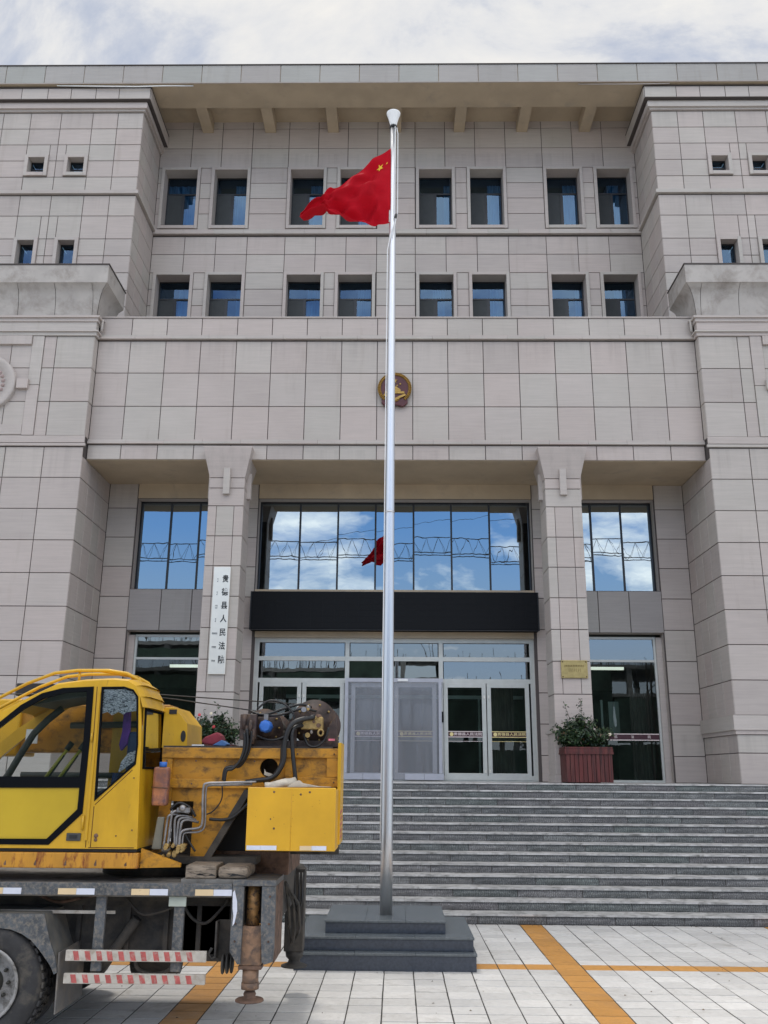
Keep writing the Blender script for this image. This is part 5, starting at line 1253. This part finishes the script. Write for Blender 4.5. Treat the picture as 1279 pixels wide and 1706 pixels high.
# inside the cab
ci = obj('cab_floor', MB().box(-4.3, -2.34, 8.65, 9.40, 1.56, 1.60), DGREY, CB)
stt = MB().box(-2.82, -2.42, 8.78, 9.28, 1.95, 2.07).box(-2.55, -2.43, 8.80, 9.26, 2.05, 2.62)
obj('seat', stt, SEAT, CB, bev=.03)
obj('seat', MB().tube([(-2.80, 8.72, 2.02), (-2.62, 8.72, 2.10), (-2.60, 8.72, 2.24)], .035, 8), SEAT, CB)
obj('roof_lining', MB().prism([(-3.45, 2.85), (-3.2, 2.97), (-2.6, 3.03), (-2.45, 2.99), (-2.45, 2.93), (-2.9, 2.94), (-3.2, 2.90)], 8.70, 9.36), DGREY, CB)
obj('curved_pillar', MB().tube([(-3.78, 8.95, 2.10), (-3.70, 8.95, 2.22), (-3.60, 8.95, 2.42), (-3.50, 8.95, 2.60), (-3.38, 8.95, 2.73), (-3.25, 8.95, 2.84)], .035, 8), DGREY, CB)
obj('far_window_bar', MB().tube([(-3.30, 9.38, 2.70), (-2.40, 9.38, 2.72)], .035, 6).tube([(-3.75, 9.38, 2.22), (-2.40, 9.38, 2.22)], .03, 6), DGREY, CB)
for dx_ in (0, .13):
    obj('control_lever', MB().tube([(-3.33 + dx_, 8.85, 2.16), (-3.21 + dx_, 8.9, 2.36), (-3.13 + dx_, 8.95, 2.49)], .016, 8), plain('yellow_lever' + str(dx_), (.38, .36, .05), .4), CB)
    obj('lever_grip', MB().tube([(-3.16 + dx_, 8.93, 2.45), (-3.12 + dx_, 8.95, 2.52)], .028, 8), BLACK, CB)
    obj('lever_grip', MB().tube([(-3.29 + dx_, 8.86, 2.18), (-3.17 + dx_, 8.91, 2.40)], .009, 6), BLACK, CB)
obj('control_box', MB().box(-3.55, -2.95, 8.75, 9.0, 1.62, 2.17), DGREY, CB, bev=.02)
obj('hanging_cloth', MB().prism([(-2.60, 2.80), (-2.54, 2.81), (-2.53, 2.62), (-2.545, 2.50), (-2.60, 2.44), (-2.62, 2.50), (-2.60, 2.62)], 8.78, 8.84), PURP, CB, bev=.01)
obj('wall_notice', MB().box(-3.74, -3.62, 9.36, 9.37, 2.52, 2.66), WHITEP, CB)
# roof rail
rl = [(-4.25, 2.70), (-3.848, 2.925), (-3.589, 3.066), (-3.325, 3.170), (-3.106, 3.196), (-2.80, 3.198), (-2.62, 3.17), (-2.50, 3.11), (-2.45, 3.05)]
for y, q in ((8.86, 0), (9.2, 0)):
    tp('roof_rail', MB().tube([(x, y, z) for x, z in rl], .016, 8), YEL)
tp('roof_rail', MB().tube([(-2.72, 8.86, 3.19), (-2.60, 9.2, 3.165)], .013, 6).tube([(-2.90, 8.86, 3.195), (-2.62, 9.2, 3.17)], .013, 6).tube([(-3.09, 8.88, 3.19), (-3.09, 8.88, 3.09)], .013, 6).tube([(-2.60, 8.86, 3.16), (-2.55, 9.0, 3.09)], .012, 6), YEL)
# boom resting over the truck
bm_ = tp('boom', MB().box(-8.6, -2.36, 9.62, 10.02, 2.44, 2.93), ORG, bev=.02)
obj('boom_section', MB().box(-8.4, -3.9, 9.57, 10.07, 2.40, 2.975), YEL, bm_, bev=.02)
obj('boom_foot', MB().prism([(-2.345, 2.883), (-2.243, 2.884), (-2.165, 2.80), (-2.10, 2.72), (-2.087, 2.484), (-2.345, 2.484)], 9.30, 9.36), YEL, bm_, bev=.006)
obj('boom_foot', MB().prism([(-2.345, 2.883), (-2.243, 2.884), (-2.165, 2.80), (-2.10, 2.72), (-2.087, 2.484), (-2.345, 2.484)], 9.94, 10.0), YEL, bm_, bev=.006)
obj('boom_foot', MB().add([(-2.243, 9.30, 2.886), (-2.243, 10.0, 2.886), (-2.10, 10.0, 2.722), (-2.10, 9.30, 2.722), (-2.087, 9.30, 2.48), (-2.087, 10.0, 2.48)], [(0, 3, 2, 1), (3, 4, 5, 2)]), YEL, bm_)
obj('foot_slot', MB().box(-2.29, -2.215, 9.292, 9.30, 2.815, 2.86), BLACK, bm_); obj('foot_hole', MB().disc((-2.135, 2.60), .025, 9.292, 9.30, 16, rz=.055), BLACK, bm_)
tp('boom_top_box', MB().box(-4.10, -3.72, 9.85, 9.97, 3.03, 3.165).box(-3.95, -3.9, 9.85, 9.97, 2.93, 3.03), BLACK, bev=.01)  # plain black box on top of the boom
# turntable side frame with its recesses
Y9 = 9.0
plate = [(-2.25, 1.99), (-2.25, 2.48), (-.545, 2.485), (-.545, 2.12), (-1.36, 2.12), (-1.43, 2.11), (-1.78, 1.50), (-1.93, 1.47), (-1.93, 1.99)]
hole = [(-1.225 + .088 * math.cos(2 * math.pi * k / 22), 2.30 + .088 * math.sin(2 * math.pi * k / 22)) for k in range(22)]
me = filled(plate, [hole], Y9 + .02, .03); me.materials.append(ORG)
tf = obj('turntable_frame', me, None, T)
def rib(x0, x1, z0, z1, d=.05, mat=ORG): obj('flange', MB().box(x0, x1, Y9 + .02 - d, Y9 + .019, z0, z1), mat, tf, bev=.004)
rib(-2.25, -1.07, 2.385, 2.482, .05); rib(-1.069, -.56, 2.395, 2.482, .045); rib(-2.25, -1.07, 2.112, 2.195, .045); rib(-2.25, -2.15, 2.197, 2.383, .04)
rib(-2.25, -2.14, 1.60, 2.11, .04); rib(-1.06, -.56, 2.13, 2.215, .04); rib(-.67, -.56, 2.217, 2.393, .04); rib(-1.07, -1.0, 2.217, 2.393, .035)
obj('sloping_web', MB().prism([(-1.44, 2.10), (-1.37, 2.10), (-1.72, 1.50), (-1.79, 1.50)], Y9 - .05, Y9 + .019), CHAS, tf)
obj('inner_panel', MB().box(-2.2, -.56, 9.35, 9.38, 1.50, 2.44), CHAS, tf)
obj('deck_plate', MB().box(-2.25, -.62, 9.0, 10.2, 2.484, 2.50), CHAS, tf)
obj('far_plate', MB().box(-2.25, -.66, 10.2, 10.24, 1.6, 2.48), ORG, tf)
obj('end_plate', MB().box(-.560, -.528, 8.90, 9.36, 1.62, 2.535), YEL, tf, bev=.004)
obj('white_rag', MB().prism([(-1.27, 2.235), (-1.20, 2.215), (-1.175, 2.235), (-1.21, 2.25), (-1.255, 2.262), (-1.272, 2.29)], 9.03, 9.06), CANV, tf)
obj('paint_splash', MB().prism([(-1.60, 1.80), (-1.53, 1.825), (-1.555, 1.79)], 9.34, 9.349).prism([(-1.56, 1.90), (-1.53, 1.91), (-1.545, 1.885)], 9.34, 9.349).prism([(-1.48, 1.95), (-1.455, 2.0), (-1.45, 1.93), (-1.475, 1.91)], 9.34, 9.349), WHITEP, tf)
obj('void_shade_panel', MB().box(-1.75, -1.33, 9.28, 9.30, 1.52, 2.08), ROOMD, tf)  # black panel added to paint the dark of the open void
# rear box with reflective tape
rb = tp('counterweight_box', MB().box(-1.336, -.545, 8.50, 8.53, 1.592, 2.128).box(-1.336, -1.31, 8.53, 8.98, 1.592, 2.11).box(-.57, -.545, 8.53, 8.98, 1.592, 2.11).box(-1.31, -.57, 8.53, 8.98, 1.592, 1.65).box(-1.31, -.57, 8.60, 8.98, 1.65, 2.07), plain('box_yellow', (.66, .36, .018), .38, noise_amt=.10, nscale=2, dirt=(.25, .11, .02), dirt_amt=(.66, .76), dscale=5), bev=.006)
for a, b2, c2 in ((-1.325, -1.20, -1.06), (-.855, -.75, -.62)):
    o = obj('reflective_tape', MB().box(b2, c2, 8.494, 8.501, 1.60, 1.637), TAPEW, rb); obj('tape_half', MB().box(a, b2 - .001, 8.494, 8.501, 1.60, 1.637), TAPEW if a < -1 else TAPEY, rb)
obj('rivet', MB().lathe([(0, -.006), (.008, -.004), (.01, 0)], (-1.09, 8.50, 1.78), 'y', 8).lathe([(0, -.006), (.008, -.004), (.01, 0)], (-.86, 8.50, 2.07), 'y', 8).lathe([(0, -.006), (.008, -.004), (.01, 0)], (-1.10, 8.50, 2.09), 'y', 8).lathe([(0, -.006), (.008, -.004), (.01, 0)], (-.78, 8.50, 2.09), 'y', 8), RUST, rb)
wl = MB()
for q in range(5): z = 1.66 + q * .055; wl.prism([(0, 0), (0, 0), (0, 0)], 0, 0) if False else wl.add([(-.5275, 8.91, z), (-.5275, 9.2, z + .02), (-.5275, 9.2, z + .05), (-.5275, 8.91, z + .03)], [(0, 1, 2, 3)])
obj('warning_stripe', wl, TAPER, tf)
def bolts(par, pts, y, r=.009, mat=RUST, nm='bolt'):
    for (bx_, bz_) in pts: obj(nm, MB().lathe([(0, -.008), (r * .8, -.007), (r, 0)], (bx_, y, bz_), 'y', 6, smooth=False), mat, par)
bolts(tf, [(-2.2 + .28 * k, 2.36) for k in range(4)] + [(-2.2, 2.15), (-1.95, 2.15), (-.60, 2.43), (-.60, 2.17), (-.95, 2.43)], Y9 - .03)
bolts(CB, [(-2.52, 1.70), (-2.79, 2.40), (-2.79, 1.80), (-2.38, 1.75), (-2.40, 2.2)], 8.598, .007)
bolts(dk, [(-3.4 + .31 * k, 1.30) for k in range(7)], 8.497, .006, GREYP)
bolts(ob_, [(-1.39, .86), (-1.39, 1.0), (-1.10, .86), (-1.10, 1.0), (-1.10, 1.22)], 8.497, .010, RUST)
obj('weld_seam', MB().tube([(-.94, 8.499, 1.60), (-.943, 8.499, 2.12)], .0022, 5), rb.data.materials[0], rb)
obj('scuff', MB().prism([(-1.13, 1.86), (-1.122, 1.868), (-1.115, 1.858), (-1.124, 1.85)], 8.498, 8.501), RUST, rb)
for k in range(26):
    x = random.choice((-.94, -.93, random.uniform(-1.3, -.6))); z = random.uniform(1.66, 2.08); q = random.uniform(.002, .005)
    if k < 16: obj('chip', MB().prism([(x, z), (x + q, z + q * .4), (x + q * .6, z + q * 1.5), (x - q * .3, z + q)], 8.4985, 8.5005), RUST, rb)
for k in range(14):
    x = -3.5 + k * .09; obj('rust_spot', MB().prism([(x, 1.445), (x + .018, 1.45), (x + .012, 1.475 + random.random() * .03), (x - .006, 1.46)], 8.598, 8.6005), RUST, T) if k % 3 == 0 else None
# winches, motor, valves
def winch(cx, cz, r, y0, y1):
    w = tp('winch', MB().lathe([(.0, y0), (r * .55, y0), (r * .55, y0 + .02), (r, y0 + .02), (r, y0 + .05), (r * .7, y0 + .05), (r * .7, y1 - .05), (r, y1 - .05), (r, y1), (0, y1)], (cx, 0, cz), 'y', 36), WINCH)
    rp_ = MB()
    for k in range(12): yy = y0 + .07 + k * (y1 - y0 - .14) / 11; rp_.tube([(cx + r * .72 * math.cos(t), yy, cz + r * .72 * math.sin(t)) for t in [2 * math.pi * q / 16 for q in range(17)]], .012, 5)
    obj('rope_layer', rp_, CHAS, w)
    bl = MB()
    for k in range(10): t = 2 * math.pi * k / 10; bl.lathe([(0, -.012), (.010, -.01), (.012, 0)], (cx + r * .8 * math.cos(t), y0 + .02, cz + r * .8 * math.sin(t)), 'y', 6)
    obj('bolt', bl, BRNZ, w); return w
winch(-.82, 2.735, .222, 9.15, 9.9); winch(-1.31, 2.68, .185, 9.15, 9.9)
tp('winch_bracket', MB().box(-1.50, -.58, 9.12, 9.15, 2.49, 2.56).box(-1.06, -.98, 9.1, 9.14, 2.5, 2.75).prism([(-.70, 2.5), (-.57, 2.5), (-.60, 2.78), (-.66, 2.72)], 9.1, 9.14).box(-1.5, -1.42, 9.1, 9.14, 2.5, 2.80), WINCH)
mo = tp('winch_motor', MB().lathe([(.0, -.10), (.045, -.10), (.062, -.07), (.062, .05), (.04, .06)], (-1.268, 9.02, 2.685), 'y', 8), BLUEP, bev=.004)
obj('motor_cap', MB().box(-1.285, -1.245, 8.95, 9.05, 2.745, 2.80), PIPE, mo)
obj('label_plate', MB().box(-1.10, -1.045, 9.10, 9.118, 2.555, 2.61), WHITEP, mo)
vb = tp('valve_block', MB().box(-.93, -.72, 8.98, 9.12, 2.66, 2.78), BRNZ, bev=.01)
rr = random.Random(8)
for q in range(9):
    x, z = -.92 + rr.random() * .26, 2.60 + rr.random() * .26
    obj('valve_fitting', MB().tube([(x, 8.96, z), (x + rr.uniform(-.03, .03), 9.05, z + rr.uniform(-.02, .04))], rr.uniform(.012, .026), 8), (BRNZ, PIPE, RUST)[q % 3], vb)
obj('lever', MB().tube([(-1.01, 8.96, 2.62), (-1.02, 8.95, 2.66), (-.995, 8.95, 2.71)], .008, 6), PIPE, vb)
obj('eye_fitting', MB().tube([(-.735 + .025 * math.cos(t), 8.97, 2.63 + .03 * math.sin(t)) for t in [2 * math.pi * q / 12 for q in range(13)]], .010, 6), BRNZ, vb)
obj('pink_tag', MB().box(-.66, -.60, 9.0, 9.02, 2.555, 2.575), plain('pink_tag', (.6, .15, .2), .6), vb)
def hose(pts, y, r, mat=HOSE, nm='hydraulic_hose', seg=8):
    # smooth the polyline
    P_ = [Vector((p[0], y + (p[2] if len(p) > 2 else 0), p[1])) for p in pts]; out_ = []
    for i in range(len(P_) - 1):
        p0, p1, p2, p3 = P_[max(0, i - 1)], P_[i], P_[i + 1], P_[min(len(P_) - 1, i + 2)]
        for k in range(6):
            t = k / 6; out_.append(.5 * ((2 * p1) + (-p0 + p2) * t + (2 * p0 - 5 * p1 + 4 * p2 - p3) * t * t + (-p0 + 3 * p1 - 3 * p2 + p3) * t ** 3))
    out_.append(P_[-1]); return tp(nm, MB().tube(out_, r, seg), mat)
hose([(-.798, 2.778, .1), (-.991, 2.714), (-1.065, 2.54), (-1.074, 2.354), (-1.165, 2.215), (-1.323, 2.184), (-1.418, 2.168)], 8.88, .024)
hose([(-.86, 2.76, .1), (-1.02, 2.66), (-1.09, 2.50), (-1.10, 2.34), (-1.19, 2.20), (-1.30, 2.16, .1)], 8.93, .018)
hose([(-.909, 2.698, .1), (-.997, 2.651), (-.99, 2.448), (-.957, 2.217), (-.95, 2.14)], 8.90, .020)
hose([(-1.441, 2.66), (-1.43, 2.507), (-1.461, 2.382), (-1.536, 2.310), (-1.624, 2.289), (-1.640, 2.181)], 8.92, .016)
hose([(-1.46, 2.62), (-1.45, 2.50), (-1.485, 2.37), (-1.55, 2.29), (-1.61, 2.27), (-1.625, 2.17)], 8.90, .013)
hose([(-1.40, 2.64), (-1.405, 2.50), (-1.44, 2.39), (-1.50, 2.31), (-1.60, 2.305), (-1.65, 2.20)], 8.95, .012)
hose([(-1.33, 2.05), (-1.40, 1.97), (-1.52, 1.86), (-1.62, 1.83), (-1.75, 1.835)], 8.92, .015)
hose([(-1.66, 2.17), (-1.65, 2.02), (-1.72, 1.91), (-1.80, 1.87)], 8.95, .006)
hose([(-1.45, 2.84, .1), (-1.3, 2.80), (-1.1, 2.86), (-.95, 2.90), (-.85, 2.88, .1)], 9.05, .012)
hose([(-1.42, 2.80, .1), (-1.2, 2.79), (-1.05, 2.82), (-.92, 2.86), (-.8, 2.84, .1)], 9.02, .012)
for (xx, z0) in ((-1.46, 2.55), (-1.42, 2.60), (-1.39, 2.52), (-1.48, 2.66)):
    tp('pipe_fitting', MB().tube([(xx, 8.96, z0), (xx + .01, 8.97, z0 + .14)], .02, 8), WINCH)
tp('manifold', MB().box(-1.52, -1.36, 8.98, 9.1, 2.56, 2.80), WINCH, bev=.01)
hose([(-1.30, 2.172), (-1.613, 2.162), (-1.760, 2.155), (-1.785, 2.12), (-1.785, 1.987), (-1.778, 1.82), (-1.808, 1.766), (-1.93, 1.748), (-1.972, 1.71), (-1.975, 1.605)], 8.74, .012, PIPE, 'steel_pipe')
hose([(-1.34, 2.150), (-1.60, 2.142), (-1.745, 2.135), (-1.765, 2.10), (-1.765, 1.987), (-1.758, 1.80), (-1.80, 1.735), (-1.93, 1.722), (-1.952, 1.69), (-1.955, 1.605)], 8.76, .010, PIPE, 'steel_pipe')
for q, (xb, xt, zt) in enumerate(((-2.12, -2.10, 1.87), (-2.085, -2.065, 1.90), (-2.02, -2.03, 1.86), (-2.005, -2.0, 1.84), (-1.99, -1.975, 1.82))):
    hose([(xb, 1.60), (xt - .005, zt - .06), (xt + .01, zt), (xt + .06, zt + .01, .03), (xt + .14, zt - .01, .08)], 8.75 + q * .004, .012, PIPE, 'steel_pipe')
cl = MB(); rr = random.Random(2)
for q in range(16): x, z = -2.13 + rr.random() * .20, 1.515 + rr.random() * .10; cl.tube([(x, 8.72, z), (x + rr.uniform(-.02, .02), 8.80, z + rr.uniform(-.01, .03))], rr.uniform(.012, .022), 7)
tp('valve_cluster', cl, BRNZ)
tp('pipe_clamp', MB().box(-2.02, -1.90, 8.74, 8.80, 1.90, 1.94).lathe([(0, 8.73), (.03, 8.73), (.03, 8.80), (0, 8.80)], (-1.97, 0, 1.935), 'y', 10), PIPE)
tp('cover_plate', MB().prism([(-2.205, 1.856), (-2.14, 1.856), (-2.15, 1.575), (-2.24, 1.575)], 8.78, 8.82), PADM, bev=.01)
hose([(-1.50, 2.70), (-1.36, 2.60), (-1.20, 2.56), (-1.05, 2.62), (-.96, 2.72)], 9.06, .011)
hose([(-1.36, 2.85), (-1.25, 2.93), (-1.1, 2.90), (-1.0, 2.78), (-1.03, 2.62)], 9.0, .010)
hose([(-.90, 2.62), (-.86, 2.52), (-.78, 2.50), (-.70, 2.56), (-.66, 2.68)], 9.0, .012)
hose([(-2.05, 1.62), (-1.97, 1.72), (-1.90, 1.64), (-1.84, 1.56)], 8.80, .010)
hose([(-2.10, 1.92), (-2.02, 1.98), (-1.92, 1.94), (-1.86, 1.86)], 8.82, .012)
hose([(-1.95, 1.15), (-1.85, 1.0), (-1.72, .95), (-1.60, 1.05), (-1.52, 1.15)], 8.85, .014, CHAS)
hose([(-2.45, 1.15), (-2.3, 1.02), (-2.1, 1.05), (-1.95, 1.12)], 8.86, .012, CHAS)
hose([(-3.3, 1.18), (-3.1, 1.11), (-2.9, 1.14), (-2.7, 1.18)], 8.9, .014, RUST)
# wire ropes along the boom
for (a, b2, c2) in (((-4.6, 9.5, 3.02), (-2.41, 9.5, 3.02), (-.95, 9.5, 2.93)), ((-2.5, 9.55, 3.0), (-2.27, 9.5, 2.975), (-1.35, 9.5, 2.85))):
    tp('wire_rope', MB().tube([a, b2, c2], .0065, 5), CHAS)

# things lying on or hanging from the truck
def thing(name, loc, label, cat, group=None): return root(name, loc, label, cat, group)
jc = thing('jerry_can', (-2.2, 8.80, 1.95), 'rust-stained orange plastic jerry can with blue cap behind the crane cab', 'jerry can')
obj('can_body', MB().box(-2.27, -2.125, 8.76, 8.86, 1.955, 2.30), JERR, jc, bev=.022)
obj('cap', MB().tube([(-2.19, 8.80, 2.30), (-2.19, 8.80, 2.345)], .035, 14), BLUEP, jc)
obj('wire_tie', MB().tube([(-2.275, 8.755, 2.12), (-2.12, 8.755, 2.11)], .004, 5), RUST, jc)
for (x0, x1, z0, z1, lab) in ((-1.87, -1.60, 1.35, 1.462, 'squared grey timber block on the truck deck, left of the split one'), (-1.585, -1.315, 1.35, 1.452, 'rounded split timber block on the truck deck beside the outrigger')):
    b_ = thing('timber_block', ((x0 + x1) / 2, 8.8, z0), lab, 'timber block', 'timber blocks on the truck deck')
    obj('timber', MB().box(x0, x1, 8.58, 9.05, z0, z1), WOOD, b_, bev=.012 if x0 < -1.7 else .035)
    for q in range(5):
        cx_ = x0 + .03 + random.random() * (x1 - x0 - .08); obj('crack', MB().prism([(cx_, z0 + .02 + random.random() * .03), (cx_ + .04 + random.random() * .05, z0 + .022 + random.random() * .03), (cx_ + .03, z0 + .026 + random.random() * .02)], 8.578, 8.582), BLACK, b_)
tp('deck_plate', MB().box(-1.9, -1.28, 8.56, 9.1, 1.306, 1.348), DECK)
cr2 = thing('canvas_roll', (-1.04, 8.8, 2.12), 'crumpled cream canvas roll on top of the rear yellow box', 'canvas')
cm = MB(); rr = random.Random(9); ring = []
for i in range(7):
    u = i / 6; c_ = Vector((-1.20 + .27 * u, 8.68 + .06 * u, 2.125 + .055 * u)); ring.append([c_ + Vector((-.25, 0, .97)) * math.sin(t) * (.035 + rr.random() * .014) + Vector((0, 1, 0)) * math.cos(t) * (.06 + rr.random() * .02) for t in [2 * math.pi * k / 12 for k in range(12)]])
cm.add([v for r__ in ring for v in r__], [(i * 12 + k, i * 12 + (k + 1) % 12, (i + 1) * 12 + (k + 1) % 12, (i + 1) * 12 + k) for i in range(6) for k in range(12)] + [tuple(range(12))[::-1], tuple(72 + k for k in range(12))], 0, True)
obj('roll', cm, CANV, cr2); obj('loose_end', MB().prism([(-.95, 2.165), (-.90, 2.19), (-.87, 2.165), (-.72, 2.138), (-.60, 2.134), (-1.0, 2.131)], 8.60, 8.78), CANV, cr2, bev=.006)
cb_ = thing('cloth_bundle', (-1.8, 9.2, 2.49), 'folded crimson and blue cloth bundle on the turntable frame', 'cloth')
obj('red_cloth', MB().prism([(-1.915, 2.545), (-1.88, 2.585), (-1.76, 2.635), (-1.72, 2.60), (-1.70, 2.55), (-1.80, 2.51), (-1.88, 2.52)], 9.1, 9.3), REDC, cb_, bev=.015)
obj('blue_cloth', MB().prism([(-1.80, 2.508), (-1.71, 2.56), (-1.65, 2.52), (-1.67, 2.50)], 9.09, 9.28), BLUC, cb_, bev=.008)
obj('white_scrap', MB().box(-2.0, -1.88, 9.1, 9.2, 2.50, 2.515), WHITEP, cb_)

# ------------------------------------------------------------ behind the camera (seen mirrored in the glass)
tcx = root('tower_crane', (26, -40, 0), 'tower crane with a long lattice jib, mirrored in the upper windows', 'tower crane')
jb = MB(); z0, hj = 23.4, 1.7
for a, b2 in (((-34, -40.6), (40, -40.6)), ((-34, -39.4), (40, -39.4))): jb.tube([(a[0], a[1], z0), (b2[0], b2[1], z0)], .05, 5)
jb.tube([(-34, -40, z0 + hj), (40, -40, z0 + hj)], .05, 5)
x = -34
while x < 40:
    for y in (-40.6, -39.4): jb.tube([(x, y, z0), (x + .65, -40, z0 + hj)], .016, 4).tube([(x + .65, -40, z0 + hj), (x + 1.3, y, z0)], .016, 4)
    x += 1.3
obj('jib', jb, CHAS, tcx)
mt_ = MB()
for dx_ in (-.8, .8):
    for dy in (-.8, .8): mt_.tube([(26 + dx_, -40 + dy, 0), (26 + dx_, -40 + dy, 30)], .1, 4)
for k in range(18):
    z = k * 1.65; mt_.tube([(25.2, -40.8, z), (26.8, -40.8, z + 1.65)], .05, 4).tube([(26.8, -39.2, z), (25.2, -39.2, z + 1.65)], .05, 4)
obj('mast', mt_, CHAS, tcx)
obj('tie_rod', MB().tube([(26, -40, 30), (-10, -40, 25.1)], .022, 4).tube([(26, -40, 30), (38, -40, 25.1)], .022, 4), CHAS, tcx)
ub = root('unfinished_building', (0, -46, 0), 'unfinished concrete block wrapped in green netting across the square, mirrored in the doors', 'building')
u1 = MB()
for z in (3.2, 6.4, 9.6, 12.4): u1.box(-40, 40, -56, -42, z, z + .35)
for i in range(21):
    for y in (-42.6, -55): u1.box(-40 + i * 4 - .25, -40 + i * 4 + .25, y - .25, y + .25, 0, 12.4)
obj('concrete_frame', u1, CONC, ub)
obj('safety_net', MB().box(-40, 40, -41.9, -41.85, 0, 5.0).box(-40, -12, -41.9, -41.85, 5.0, 12.0).box(-11.5, -2, -41.9, -41.85, 9.2, 12.3).box(4, 22, -41.9, -41.85, 5.8, 12.2).box(22.2, 40, -41.9, -41.85, 5.2, 9.4), NETG, ub)
rbr = MB(); rr = random.Random(1)
for i in range(420):
    x, y = rr.uniform(-40, 40), rr.uniform(-55, -42.4); rbr.tube([(x, y, 12.6), (x + rr.uniform(-.1, .1), y, 12.6 + rr.uniform(.6, 2.6))], .028, 3)
for i in range(14):
    x = rr.uniform(-38, 38); rbr.tube([(x, -43, 12.6), (x + rr.uniform(-2.5, 2.5), -43, 15.6)], .035, 3)
obj('rebar', rbr, CHAS, ub, kind='stuff')
